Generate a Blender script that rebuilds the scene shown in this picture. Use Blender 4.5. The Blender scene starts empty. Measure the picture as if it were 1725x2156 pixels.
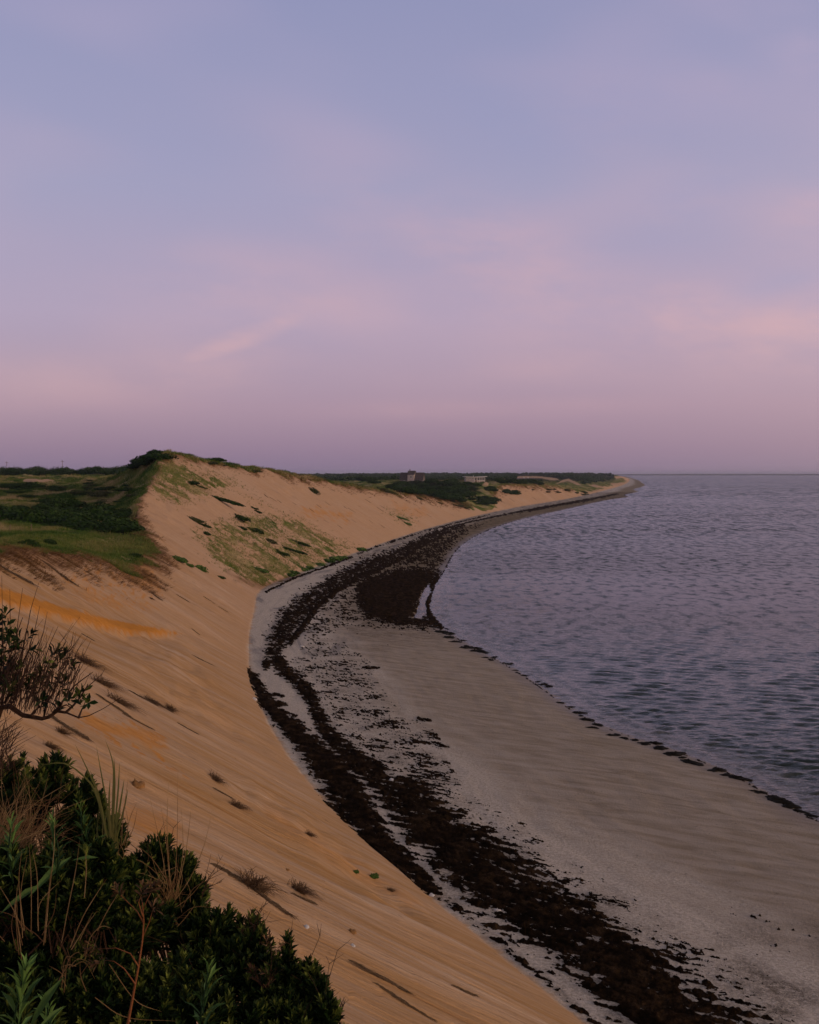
import bpy, math, random
import numpy as np
from mathutils import Vector, Matrix
rng = np.random.default_rng(7)
random.seed(7)
sc = bpy.context.scene
COL = sc.collection
# ---------------------------------------------------------------- camera model
F_ = 2312.0; CX = 862.5; Y0 = 996.0; H = 25.0      # survey units: 1725 x 2156 frame, eye 25 m above the sea
def ray_pt(x, y, Y):
    return Vector(((x-CX)/F_*Y, Y, H-(y-Y0)/F_*Y))
def proj(X, Y, Z):
    return CX+F_*X/Y, Y0-F_*(Z-H)/Y

# ---------------------------------------------------------------- noise
_perm = np.random.default_rng(3).permutation(512)
_perm = np.concatenate([_perm, _perm, _perm])
_ga = np.random.default_rng(4).random(512)*2*np.pi
_gx, _gy = np.cos(_ga), np.sin(_ga)
def perlin(x, y):
    xi = np.floor(x).astype(np.int64); yi = np.floor(y).astype(np.int64)
    xf = x-xi; yf = y-yi
    u = xf*xf*xf*(xf*(xf*6-15)+10); v = yf*yf*yf*(yf*(yf*6-15)+10)
    def g(ix, iy, dx, dy):
        h = _perm[(_perm[ix & 511]+iy) & 511]
        return _gx[h]*dx+_gy[h]*dy
    a = g(xi, yi, xf, yf); b = g(xi+1, yi, xf-1, yf)
    c = g(xi, yi+1, xf, yf-1); d = g(xi+1, yi+1, xf-1, yf-1)
    return 1.5*((a*(1-u)+b*u)*(1-v)+(c*(1-u)+d*u)*v)
def fbm(x, y, o=4, gain=.5):
    t = 0; a = 1; n = 0
    for i in range(o):
        t = t+a*perlin(x*2**i+17.3*i, y*2**i-9.1*i); n += a; a *= gain
    return t/n*1.4
def sstep(a, b, x):
    t = np.clip((x-a)/(b-a), 0, 1); return t*t*(3-2*t)

# ---------------------------------------------------------------- coast curves on the ground plan
def gnd(p, z):
    x, y = p; Y = (H-z)*F_/(y-Y0)
    return ((x-CX)/F_*Y, Y)
FOOT_D = [(1230,2156),(1100,2050),(1000,1965),(925,1905),(872,1855),(760,1760),(680,1680),(600,1580),(555,1500),(528,1420),
 (524,1350),(535,1290),(552,1240),(620,1210),(700,1181),(770,1156),(860,1125),(950,1099),(1030,1080),(1100,1066),(1180,1053),
 (1235,1042),(1264,1035),(1290,1028),(1310,1022),(1322,1016),(1326,1010),(1318,1005)]
FOOT = [(15,-60),(15,-10),(15,10),(14,24),(11.5,36)]+[gnd(p,1.5) for p in FOOT_D]
SHORE_D = [(1725,1725),(1650,1685),(1570,1640),(1500,1608),(1400,1570),(1300,1538),(1225,1503),(1150,1450),(1080,1405),(1000,1362),
 (935,1322),(910,1298),(903,1268),(910,1238),(932,1210),(948,1180),(965,1155),(1000,1130),(1050,1108),(1120,1088),(1180,1075),
 (1240,1061),(1290,1051),(1322,1046.5),(1316,1042),(1344,1035),(1335,1031),(1358,1022.5),(1352,1016),(1346,1012),(1332,1007),(1322,1003)]
SHORE = [(78,-60),(66,5),(55,35),(42,58)]+[gnd(p,0) for p in SHORE_D]
def catmull(P, n=10):
    P = np.array(P, float); out = []
    Q = np.vstack([2*P[0]-P[1], P, 2*P[-1]-P[-2]])
    for i in range(1, len(Q)-2):
        p0, p1, p2, p3 = Q[i-1], Q[i], Q[i+1], Q[i+2]
        t1 = np.linalg.norm(p1-p0)**.5; t2 = t1+np.linalg.norm(p2-p1)**.5; t3 = t2+np.linalg.norm(p3-p2)**.5
        for k in range(n):
            t = t1+(t2-t1)*k/n
            A1 = p0*(t1-t)/t1+p1*t/t1
            A2 = p1*(t2-t)/(t2-t1)+p2*(t-t1)/(t2-t1)
            A3 = p2*(t3-t)/(t3-t2)+p3*(t-t2)/(t3-t2)
            B1 = A1*(t2-t)/t2+A2*t/t2
            B2 = A2*(t3-t)/(t3-t1)+A3*(t-t1)/(t3-t1)
            out.append(B1*(t2-t)/(t2-t1)+B2*(t-t1)/(t2-t1))
    out.append(P[-1]); return np.array(out)
FOOTC = catmull(FOOT, 8); SHOREC = catmull(SHORE, 8)
def polydist(X, Y, C):
    sh = X.shape; x = X.ravel(); y = Y.ravel()
    seg = np.linalg.norm(np.diff(C, axis=0), axis=1); cum = np.concatenate([[0], np.cumsum(seg)])
    best = np.full(x.shape, 1e18); bs = np.zeros(x.shape)
    for i in range(len(C)-1):
        ax, ay = C[i]; dx, dy = C[i+1]-C[i]; L2 = dx*dx+dy*dy
        t = np.clip(((x-ax)*dx+(y-ay)*dy)/L2, 0, 1)
        d = (x-ax-t*dx)**2+(y-ay-t*dy)**2
        m = d < best
        best = np.where(m, d, best); bs = np.where(m, cum[i]+t*seg[i], bs)
    side = x-np.interp(y, C[:,1], C[:,0])
    return (np.sqrt(best)*np.sign(side)).reshape(sh), bs.reshape(sh)
def coast(X, Y):
    df, s = polydist(X, Y, FOOTC); ds, s2 = polydist(X, Y, SHOREC)
    return -df, s, -ds, s2             # positive towards the land

# ---------------------------------------------------------------- upland surface (thin plate through surveyed heights)
def up(x, y, Y): return (x, Y, H-(y-Y0)/F_*Y)
CREST = [(150,1166,128),(60,1162,116),(0,1160,108),(240,1190,142),(320,1218,152),(347,1165,184),(325,1110,205),(302,1062,228),(312,1012,262),
 (440,968,322),(520,976,345),(600,986,372),(680,998,400),(760,1011,440),(820,1022,480),(880,1036,520),(940,1052,575),(1000,1066,630),
 (1025,1073,665),(1050,1052,720),(1088,1030,790),(1130,1024,900),(1180,1029,1010),(1230,1036,1180)]
UP = [up(*c) for c in CREST]
UP += [up(*c) for c in [(330,957,306),(290,972,318),(268,992,325),(270,1022,290),(200,1046,290),(110,1064,262),(0,1062,262),(0,1034,330),(150,1030,370),(240,1010,400),
 (0,1094,215),(150,1098,215),(250,1094,222),(0,1130,165),(100,1135,170),(200,1152,172),(290,1168,172),(290,1120,200),(100,1004,560),(0,1004,540),(260,1001,560),
 (-250,1100,200),(-250,1150,120),(-250,1010,520),(-200,1050,300)]]
UP += [(330,372,24.),(330,470,20.),(440,390,24.5),(440,470,20),(600,430,21.5),(600,520,17),(760,500,16.5),(760,600,14),(540,600,18),(100,800,20),(100,1500,18),(500,1000,18),(-300,900,20),(-300,2500,18)]
UP += [up(*c) for c in [(865,1013,840),(930,1016,830),(1000,1015,860),(820,1030,640),(880,1032,700),(900,1044,620),(960,1054,640),(1000,1036,740),(1060,1018,840),(950,1026,760),
 (1090,1016,960),(1140,1016,1050),(1200,1024,1250),(1260,1026,1500),(1285,1017,2000),(1240,1015,1700)]]
UP += [(700,1400,13),(900,1300,14),(1100,1400,14),(800,2300,19),(1000,2300,19),(1150,2200,18.5),(1250,2400,18.5),(1290,2700,20),(1310,2900,14),(1200,1800,15),(1000,4000,18),(300,4000,18),(1330,4500,3),(1600,4000,5),(1600,1200,8),(1700,400,12),(1900,100,20),(1400,300,14)]
UP += [up(*c) for c in [(1278,1031,1480),(1302,1021.5,2000),(1242,1034.5,1290),(1316,1014,2700)]]
UP += [(-100,60,20),(-250,40,22),(300,60,22),(700,70,22),(862,30,24),(300,20,25),(1500,30,24),(-300,10,24),(862,4,24),(2000,4,24)]
_u = np.array([[(x-CX)/F_*4, math.log(Y)] for x, Y, z in UP]); _z = np.array([p[2] for p in UP])
def _tpsk(r2): return np.where(r2 > 1e-12, r2*np.log(r2+1e-12), 0)
_n = len(_u)
_K = _tpsk(((_u[:,None]-_u[None])**2).sum(-1))+np.eye(_n)*2e-3
_P = np.hstack([np.ones((_n,1)), _u])
_A = np.block([[_K, _P],[_P.T, np.zeros((3,3))]])
_w = np.linalg.solve(_A, np.concatenate([_z, np.zeros(3)]))
def upland(X, Y):
    Yc = np.maximum(Y, 4.0)
    a = np.clip(X/Yc*4, -3, 3); b = np.log(Yc); out = _w[_n]+_w[_n+1]*a+_w[_n+2]*b
    for i in range(_n):
        out = out+_w[i]*_tpsk((a-_u[i,0])**2+(b-_u[i,1])**2)
    return np.clip(out, 2.6, 34-13*np.clip((Yc-420)/250, 0, 1)-2*np.clip((Yc-2500)/2000, 0, 1))
POOL = [(903,1232),(893,1245),(886,1262),(878,1288),(870,1299),(886,1301),(897,1288),(895,1268),(906,1246)]
def poly_sd(px, py, poly):
    """signed distance, positive inside"""
    poly = np.array(poly, float); n = len(poly)
    d = np.full(px.shape, 1e18); ins = np.zeros(px.shape, bool)
    for i in range(n):
        ax, ay = poly[i]; bx, by = poly[(i+1) % n]; ex, ey = bx-ax, by-ay
        t = np.clip(((px-ax)*ex+(py-ay)*ey)/(ex*ex+ey*ey+1e-9), 0, 1)
        d = np.minimum(d, (px-ax-t*ex)**2+(py-ay-t*ey)**2)
        c = ((ay > py) != (by > py)) & (px < (bx-ax)*(py-ay)/((by-ay) if by != ay else 1e-9)+ax)
        ins ^= c
    return np.sqrt(d)*np.where(ins, 1, -1)
M_SLOPE = 0.63
def terrain(X, Y, fields=None, U=None, detail=True):
    if fields is None: fields = coast(X, Y)
    df, s, ds, s2 = fields
    if U is None: U = upland(X, Y)
    S = 1.5+M_SLOPE*df
    b = np.maximum(ds, 0)/(np.maximum(ds, 0)+np.maximum(-df, 0)+1e-6)
    beach = np.where(ds > 0, 1.5*b**.85, np.maximum(ds*.07, -4))
    if detail:
        r = np.maximum(Y, 3)
        slump = sstep(.0, .5, fbm(s/24+3, df/18, 2))
        fr = np.clip((Y-420)/500, 0, 1); S = S+np.clip(df/8, 0, 1)*fr*(2.6*fbm(s/22, df/90, 3)-.6)
        S = S+np.clip(df/6, 0, 1)*(.62*fbm(s/7, df/50, 3)+.16*fbm(s/1.6, df/20, 3)+.5*perlin(s/26, df/40)+slump*(.5*fbm(s/4.5, df/4, 4)))
        U = U+(.7+1.3*np.clip((Y-240)/120, 0, 1))*fbm(X/10, Y/12, 4)+.35*fbm(X/4, Y/4+50, 2)+np.clip((Y-1200)/1500, 0, 1)*1.5*fbm(X/120, Y/160, 3)
    g = S-U
    k = .5
    land = np.minimum(S, U)-np.maximum(k-np.abs(g), 0)**2/(4*k)
    z = np.where(df > 0, np.maximum(land, 1.45+.02*np.minimum(df, 20)), beach)
    kn = 23.3-.44*np.maximum(Y, 0)-.03*np.maximum(Y, 0)**2+np.clip(-.5*X, -1.2, 1.6)-.02*np.maximum(X-1, 0)**2
    kn = np.where(Y < 0, 23.3+np.clip(-.6*X, -1.5, 2)-.05*np.maximum(X-2, 0)**2, kn)
    knoll = kn > z
    if detail: kn = kn+.06*fbm(X/.7, Y/.7, 2)
    z = np.where(knoll, kn, z)
    if detail:
        xd, yd = proj(X, np.maximum(Y, 1), z)
        m = (np.abs(xd-890) < 60) & (np.abs(yd-1265) < 60)
        if m.any():
            sd = np.full(X.shape, -99.); sd[m] = poly_sd(xd[m], yd[m], POOL)
            z = z-.55*sstep(-3, 3, sd+3*fbm(X/1.5, Y/1.5, 2))
        z = z+np.where(df < 0, .05*fbm(s/6, ds/1.5, 2)*np.clip(ds/4, 0, 1), 0)
    return z, g, knoll, df, s, ds, s2

# ---------------------------------------------------------------- terrain grid (columns fan out from the bluff, rows in depth)
uo = np.linspace(-.66, -.41, 26)[:-1]
ucols = np.concatenate([uo, np.arange(-.41, .41, .00125), -uo[::-1]])
yrows = np.concatenate([1.3*np.exp(np.arange(0, math.log(14/1.3), .022)), 14*np.exp(np.arange(0, math.log(9000/14), .0062))])
NU, NR = len(ucols), len(yrows)
cu = np.linspace(ucols[0], ucols[-1], 300); cy = np.exp(np.linspace(math.log(1.2), math.log(30000), 460))
_CY, _CU = np.meshgrid(cy, cu, indexing='ij')
_CF = coast(_CU*_CY, _CY); _CUP = upland(_CU*_CY, _CY)
def bil(A, u, Y):
    a = np.clip((u-cu[0])/(cu[1]-cu[0]), 0, len(cu)-1.001); b = np.clip(np.log(Y/cy[0])/math.log(cy[1]/cy[0]), 0, len(cy)-1.001)
    i = a.astype(int); j = b.astype(int); fa = a-i; fb = b-j
    return (A[j,i]*(1-fa)+A[j,i+1]*fa)*(1-fb)+(A[j+1,i]*(1-fa)+A[j+1,i+1]*fa)*fb
def fields_fast(u, Y):
    return tuple(bil(A, u, Y) for A in _CF), bil(_CUP, u, Y)
def T(X, Y, detail=True):
    X = np.asarray(X, float); Y = np.asarray(Y, float)
    f, U = fields_fast(X/Y, Y)
    return terrain(X, Y, f, U, detail)
def height(x, y): return float(T(np.array([x]), np.array([y]))[0][0])
def hits(pts, ymin=16.0):
    """ground points seen along survey directions: list of (x, y) -> array of X, Y, Z"""
    pts = np.array(pts, float); u = (pts[:,0]-CX)/F_; v = (pts[:,1]-Y0)/F_
    ys = np.exp(np.linspace(math.log(ymin), math.log(6000), 1400))
    YY = np.repeat(ys[None], len(pts), 0); UU = np.repeat(u[:,None], len(ys), 1)
    z = T(UU*YY, YY)[0]
    below = (H-v[:,None]*YY) < z
    k = np.where(below.any(1), below.argmax(1), len(ys)-1)
    Y = ys[k]
    return np.stack([u*Y, Y, z[np.arange(len(pts)), k]], 1)
def hit(x, y): return Vector(hits([(x, y)])[0])
def fall_dir(x, y, e=.8):
    gx = (height(x+e, y)-height(x-e, y))/(2*e); gy = (height(x, y+e)-height(x, y-e))/(2*e)
    return Vector((-gx, -gy, -(gx*gx+gy*gy))).normalized(), Vector((-gx, -gy, 1)).normalized()

# ---------------------------------------------------------------- mesh helpers
def np_mesh(name, V, F, attrs=None, smooth=True):
    V = np.asarray(V, np.float32); F = np.asarray(F, np.int32)
    me = bpy.data.meshes.new(name)
    me.vertices.add(len(V)); me.vertices.foreach_set('co', V.ravel())
    n = F.shape[1]
    me.loops.add(F.size); me.loops.foreach_set('vertex_index', F.ravel())
    me.polygons.add(len(F)); me.polygons.foreach_set('loop_start', np.arange(0, F.size, n, dtype=np.int32))
    me.polygons.foreach_set('loop_total', np.full(len(F), n, np.int32))
    me.polygons.foreach_set('use_smooth', np.full(len(F), smooth, bool))
    for k, a in (attrs or {}).items():
        a = np.asarray(a, np.float32)
        if a.ndim == 1:
            me.attributes.new(k, 'FLOAT', 'POINT').data.foreach_set('value', a)
        else:
            me.attributes.new(k, 'FLOAT_VECTOR', 'POINT').data.foreach_set('vector', a.ravel())
    me.update(calc_edges=True); me.validate()
    return me
def link(name, me, mat=None, parent=None, loc=None):
    o = bpy.data.objects.new(name, me); COL.objects.link(o)
    if mat is not None and me is not None and not me.materials: me.materials.append(mat)
    if parent is not None: o.parent = parent
    if loc is not None: o.location = loc
    return o
def tag(o, label=None, cat=None, group=None, kind=None):
    if label: o['label'] = label
    if cat: o['category'] = cat
    if group: o['group'] = group
    if kind: o['kind'] = kind
    return o
def empty(name, loc, label, cat, group=None, rot=(0,0,0), scale=(1,1,1)):
    o = bpy.data.objects.new(name, None); COL.objects.link(o); o.empty_display_size = .2
    o.location = loc; o.rotation_euler = rot; o.scale = scale
    return tag(o, label, cat, group)
def copy_thing(o, loc, rotz=0, scale=(1,1,1), label=None, cat=None, group=None, matrix=None):
    c = o.copy(); COL.objects.link(c)
    if matrix is not None: c.matrix_world = matrix
    else:
        c.location = loc; c.rotation_euler = (0,0,rotz); c.scale = scale
    tag(c, label, cat, group)
    for ch in list(o.children):
        d = ch.copy(); COL.objects.link(d); d.parent = c
        for g in list(ch.children):
            e = g.copy(); COL.objects.link(e); e.parent = d
    return c
def grid_faces(nr, nc):
    i = np.arange(nr*nc).reshape(nr, nc)
    return np.stack([i[:-1,:-1], i[:-1,1:], i[1:,1:], i[1:,:-1]], -1).reshape(-1, 4)
def compact(V, F, attrs):
    used = np.unique(F); m = np.full(len(V), -1, np.int64); m[used] = np.arange(len(used))
    return V[used], m[F], {k: a[used] for k, a in attrs.items()}
class MB:
    def __init__(s): s.v = []; s.f = []; s.t = []
    def add(s, vs, fs, tint=0.):
        n = len(s.v); s.v += [tuple(v) for v in vs]; s.f += [tuple(i+n for i in f) for f in fs]; s.t += [tint]*len(vs)
    def box(s, x0, x1, y0, y1, z0, z1):
        s.add([(x0,y0,z0),(x1,y0,z0),(x1,y1,z0),(x0,y1,z0),(x0,y0,z1),(x1,y0,z1),(x1,y1,z1),(x0,y1,z1)],
              [(0,3,2,1),(4,5,6,7),(0,1,5,4),(1,2,6,5),(2,3,7,6),(3,0,4,7)])
    def prism(s, prof, y0, y1):     # profile in xz, extruded along y
        n = len(prof); vs = [(x,y0,z) for x,z in prof]+[(x,y1,z) for x,z in prof]
        s.add(vs, [tuple(range(n))[::-1], tuple(range(n, 2*n))]+[(i,(i+1)%n,(i+1)%n+n,i+n) for i in range(n)][::1])
    def tube(s, pts, r0, r1=None, n=5, tint=0.):
        pts = [Vector(p) for p in pts]; r1 = r0 if r1 is None else r1; vs = []; fs = []
        for i, p in enumerate(pts):
            d = (pts[min(i+1, len(pts)-1)]-pts[max(i-1, 0)]).normalized()
            a = d.orthogonal().normalized() if i == 0 else (a-d*a.dot(d)).normalized()
            b = d.cross(a); r = r0+(r1-r0)*i/max(1, len(pts)-1)
            for k in range(n):
                q = 2*math.pi*k/n; vs.append(p+a*(r*math.cos(q))+b*(r*math.sin(q)))
        for i in range(len(pts)-1):
            for k in range(n):
                fs.append((i*n+k, i*n+(k+1)%n, (i+1)*n+(k+1)%n, (i+1)*n+k))
        fs.append(tuple(range(n))[::-1]); fs.append(tuple((len(pts)-1)*n+k for k in range(n)))
        s.add(vs, fs, tint)
    def mesh(s, name, smooth=False):
        me = bpy.data.meshes.new(name); me.from_pydata(s.v, [], s.f)
        a = me.attributes.new('tint', 'FLOAT', 'POINT'); a.data.foreach_set('value', np.array(s.t, np.float32))
        if smooth: me.polygons.foreach_set('use_smooth', np.ones(len(me.polygons), bool))
        me.update(); return me

# ---------------------------------------------------------------- node helpers
class NT:
    def __init__(s, nt): s.nt = nt; s.n = nt.nodes; s.l = nt.links
    def new(s, t, **kw):
        n = s.n.new(t)
        for k, v in kw.items(): setattr(n, k, v)
        return n
    def put(s, sock, v):
        if isinstance(v, bpy.types.NodeSocket): s.l.new(v, sock)
        elif v is not None:
            if hasattr(sock.default_value, '__len__') and not hasattr(v, '__len__'): sock.default_value = (v,)*len(sock.default_value)
            elif hasattr(sock.default_value, '__len__') and len(sock.default_value) == 4 and len(v) == 3: sock.default_value = (*v, 1)
            else: sock.default_value = v
    def math(s, op, a, b=None, c=None, clamp=False):
        n = s.new('ShaderNodeMath', operation=op, use_clamp=clamp)
        for i, v in enumerate((a, b, c)):
            if v is not None: s.put(n.inputs[i], v)
        return n.outputs[0]
    def mix(s, f, a, b, blend='MIX'):
        n = s.new('ShaderNodeMix', data_type='RGBA', blend_type=blend)
        s.put(n.inputs[0], f); s.put(n.inputs[6], a); s.put(n.inputs[7], b); return n.outputs[2]
    def attr(s, name): return s.new('ShaderNodeAttribute', attribute_name=name)
    def noise(s, vec, scale, detail=4, rough=.55, dist=0.):
        n = s.new('ShaderNodeTexNoise'); s.put(n.inputs['Vector'], vec); s.put(n.inputs['Scale'], scale)
        n.inputs['Detail'].default_value = detail; n.inputs['Roughness'].default_value = rough; n.inputs['Distortion'].default_value = dist
        return n.outputs[0]
    def ramp(s, f, stops, interp='LINEAR'):
        n = s.new('ShaderNodeValToRGB'); s.put(n.inputs[0], f); r = n.color_ramp; r.interpolation = interp
        while len(r.elements) < len(stops): r.elements.new(.5)
        for e, (p, c) in zip(r.elements, stops):
            e.position = p; e.color = (*c, 1) if len(c) == 3 else c
        return n.outputs[0]
    def rng(s, v, a, b, c=0., d=1., smooth=True):
        n = s.new('ShaderNodeMapRange', interpolation_type='SMOOTHSTEP' if smooth else 'LINEAR')
        s.put(n.inputs[0], v)
        for i, q in enumerate((a, b, c, d)): s.put(n.inputs[i+1], q)
        return n.outputs[0]
    def comb(s, x, y, z=0.):
        n = s.new('ShaderNodeCombineXYZ'); s.put(n.inputs[0], x); s.put(n.inputs[1], y); s.put(n.inputs[2], z); return n.outputs[0]
    def sep(s, v):
        n = s.new('ShaderNodeSeparateXYZ'); s.put(n.inputs[0], v); return n.outputs
    def bump(s, h, dist=.1, strength=1., normal=None):
        n = s.new('ShaderNodeBump'); s.put(n.inputs['Height'], h); n.inputs['Distance'].default_value = dist; n.inputs['Strength'].default_value = strength
        if normal is not None: s.put(n.inputs['Normal'], normal)
        return n.outputs[0]
def new_mat(name):
    m = bpy.data.materials.new(name); m.use_nodes = True; t = NT(m.node_tree)
    p = t.n['Principled BSDF']; p.inputs['Roughness'].default_value = .9
    p.inputs['Specular IOR Level'].default_value = .15
    return m, t, p
def lin(r, g, b):
    f = lambda c: (c/255/12.92) if c <= 10 else ((c/255+.055)/1.055)**2.4
    return (f(r), f(g), f(b))
def simple_mat(name, c1, c2, scale=8., rough=.9, spec=.15, tint=None, trans=0.):
    m, t, p = new_mat(name)
    oc = t.new('ShaderNodeTexCoord').outputs['Object']
    f = t.rng(t.noise(oc, scale, 3), .3, .7)
    c = t.mix(f, c1, c2)
    if tint is not None: c = t.mix(t.attr('tint').outputs['Fac'], c, tint)
    t.put(p.inputs['Base Color'], c); p.inputs['Roughness'].default_value = rough; p.inputs['Specular IOR Level'].default_value = spec
    if trans:
        tr = t.new('ShaderNodeBsdfTranslucent'); t.put(tr.inputs[0], c); mx = t.new('ShaderNodeMixShader'); mx.inputs[0].default_value = trans
        t.l.new(p.outputs[0], mx.inputs[1]); t.l.new(tr.outputs[0], mx.inputs[2]); t.l.new(mx.outputs[0], t.n['Material Output'].inputs[0])
    return m
# ---------------------------------------------------------------- materials
def ground_material():
    m, t, p = new_mat('dune_ground')
    co = t.sep(t.attr('coast').outputs['Vector']); s, df, ds = co[0], co[1], co[2]
    pos = t.new('ShaderNodeNewGeometry').outputs['Position']; ps = t.sep(pos)
    veg = t.attr('veg').outputs['Fac']; rust = t.attr('rust').outputs['Fac']; ochre = t.attr('ochre').outputs['Fac']; thick = t.attr('thick').outputs['Fac']
    # --- sand face: streaks run down the fall line
    v1 = t.comb(t.math('MULTIPLY', s, .55), t.math('MULTIPLY', df, .05), 0.)
    v2 = t.comb(t.math('MULTIPLY', s, 3.2), t.math('MULTIPLY', df, .16), 7.)
    v3 = t.comb(t.math('MULTIPLY', s, 11.), t.math('MULTIPLY', df, .6), 3.)
    n1 = t.noise(v1, 1., 3); n2 = t.noise(v2, 1., 4, .6); n3 = t.noise(v3, 1., 3, .6)
    big = t.noise(pos, .045, 3)
    a = t.math('ADD', t.math('MULTIPLY', n1, .55), t.math('MULTIPLY', n2, .45))
    sand = t.ramp(a, [(.32, (.33,.168,.055)), (.42, (.395,.232,.098)), (.52, (.435,.278,.148)), (.61, (.465,.325,.205)), (.70, (.54,.43,.325))])
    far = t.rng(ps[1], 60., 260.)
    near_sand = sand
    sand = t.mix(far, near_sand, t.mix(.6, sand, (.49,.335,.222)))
    sand = t.mix(t.math('MULTIPLY', t.rng(n3, .50, .72), .5), sand, (.20,.12,.062))
    sand = t.mix(t.math('MULTIPLY', t.rng(big, .45, .7), .3), sand, (.50,.37,.27))
    fle = t.noise(t.comb(t.math('MULTIPLY', s, 2.4), t.math('MULTIPLY', df, .8), 1.), 1., 5, .7)
    sand = t.mix(t.math('MULTIPLY', t.rng(fle, .63, .70), .7), sand, (.13,.085,.05))
    n4 = t.noise(pos, 9., 4, .7)
    sand = t.mix(t.math('MULTIPLY', t.rng(n4, .3, .75), .22), sand, (.30,.19,.115))
    och = t.mix(t.noise(t.comb(t.math('MULTIPLY', s, 4.), t.math('MULTIPLY', df, 1.6), 0.), 1., 5, .7), (.30,.11,.014), (.62,.30,.075))
    sand = t.mix(ochre, sand, och)
    # --- beach: pale shingle at the foot of the bluff, brown wet-looking sand below
    width = t.math('SUBTRACT', ds, df)
    tt = t.math('DIVIDE', ds, t.math('MAXIMUM', width, .1))
    wob = t.noise(t.comb(t.math('MULTIPLY', s, .06), t.math('MULTIPLY', ds, .35), 0.), 1., 4)
    tw = t.math('ADD', tt, t.math('MULTIPLY', t.math('SUBTRACT', wob, .5), .35))
    stk = t.noise(t.comb(t.math('SUBTRACT', t.math('MULTIPLY', ps[0], .20), t.math('MULTIPLY', ps[1], .09)), t.math('ADD', t.math('MULTIPLY', ps[1], .85), t.math('MULTIPLY', ps[0], .40)), 0.), 1., 5, .62, .5)
    low = t.mix(t.rng(stk, .30, .66), (.272,.219,.152), (.392,.330,.258))
    fr = t.rng(ps[1], 170., 330.)
    low = t.mix(fr, low, t.mix(t.noise(t.comb(t.math('MULTIPLY', s, .02), t.math('MULTIPLY', ds, .5), 0.), 1., 4), (.19,.147,.088), (.285,.232,.16)))
    peb = t.noise(pos, 5., 4, .75)
    upp = t.mix(t.rng(peb, .35, .62), (.39,.345,.275), (.60,.525,.43))
    gra = t.rng(t.noise(t.comb(t.math('MULTIPLY', s, .045), t.math('MULTIPLY', df, .3), 5.), 1., 4, .6, .8), .50, .64)
    upp = t.mix(t.math('MULTIPLY', gra, t.math('MULTIPLY', t.rng(ps[1], 120., 160.), .85)), upp, (.215,.205,.20))
    beach = t.mix(t.rng(tw, .42, .72), low, upp)
    spk = t.noise(pos, 2.2, 4, .75)
    beach = t.mix(t.math('MULTIPLY', t.rng(spk, .645, .70), .75), beach, (.055,.04,.03))
    fine = t.noise(pos, 14., 3, .8)
    beach = t.mix(t.math('MULTIPLY', t.rng(fine, .35, .7), .28), beach, (.20,.155,.125))
    wet = t.rng(t.math('ADD', ds, t.math('MULTIPLY', t.math('SUBTRACT', wob, .5), 4.)), .1, 3.2, 1., 0.)
    beach = t.mix(t.math('MULTIPLY', wet, .55), beach, (.13,.095,.07))
    stain = t.attr('stain').outputs['Fac']
    beach = t.mix(t.math('MULTIPLY', stain, t.rng(t.math('ADD', t.math('MULTIPLY', spk, .55), t.math('MULTIPLY', fine, .45)), .36, .60)), beach, (.040,.027,.017))
    edge = t.math('ADD', df, t.math('MULTIPLY', t.math('SUBTRACT', t.noise(pos, .8, 4), .5), 1.6))
    col = t.mix(t.rng(edge, -.5, .35), beach, sand)
    # --- vegetated ground
    g1 = t.noise(t.comb(t.math('MULTIPLY', ps[0], .10), t.math('MULTIPLY', ps[1], .055), 0.), 1., 5, .62)
    g2 = t.noise(pos, 1.6, 4, .7)
    gr = t.ramp(t.math('ADD', t.math('MULTIPLY', g1, .7), t.math('MULTIPLY', g2, .3)),
                [(.33, (.024,.050,.009)), (.42, (.058,.100,.018)), (.50, (.135,.145,.038)), (.58, (.30,.235,.115))])
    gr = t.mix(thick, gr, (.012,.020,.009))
    bn = t.noise(pos, .9, 5, .7)
    col = t.mix(t.rng(t.math('ADD', veg, t.math('MULTIPLY', t.math('SUBTRACT', bn, .5), .9)), .38, .62), col, gr)
    ru = t.mix(t.noise(t.comb(t.math('MULTIPLY', s, 2.), t.math('MULTIPLY', df, .4), 0.), 1., 4), (.07,.033,.014), (.21,.105,.045))
    col = t.mix(t.math('MULTIPLY', rust, t.rng(n2, .25, .6)), col, ru)
    t.put(p.inputs['Base Color'], col)
    t.put(p.inputs['Roughness'], t.mix(wet, .92, .45)); t.put(p.inputs['Specular IOR Level'], t.math('MULTIPLY', wet, .2))
    h = t.math('ADD', t.math('MULTIPLY', n3, .35), t.math('ADD', t.math('MULTIPLY', n2, .9), t.math('MULTIPLY', n4, .22)))
    hb = t.math('ADD', t.math('MULTIPLY', stk, .6), t.math('MULTIPLY', peb, .5))
    isl = t.rng(df, -.5, .5)
    t.put(p.inputs['Normal'], t.bump(t.mix(isl, hb, h), .24, .9))
    return m
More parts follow.
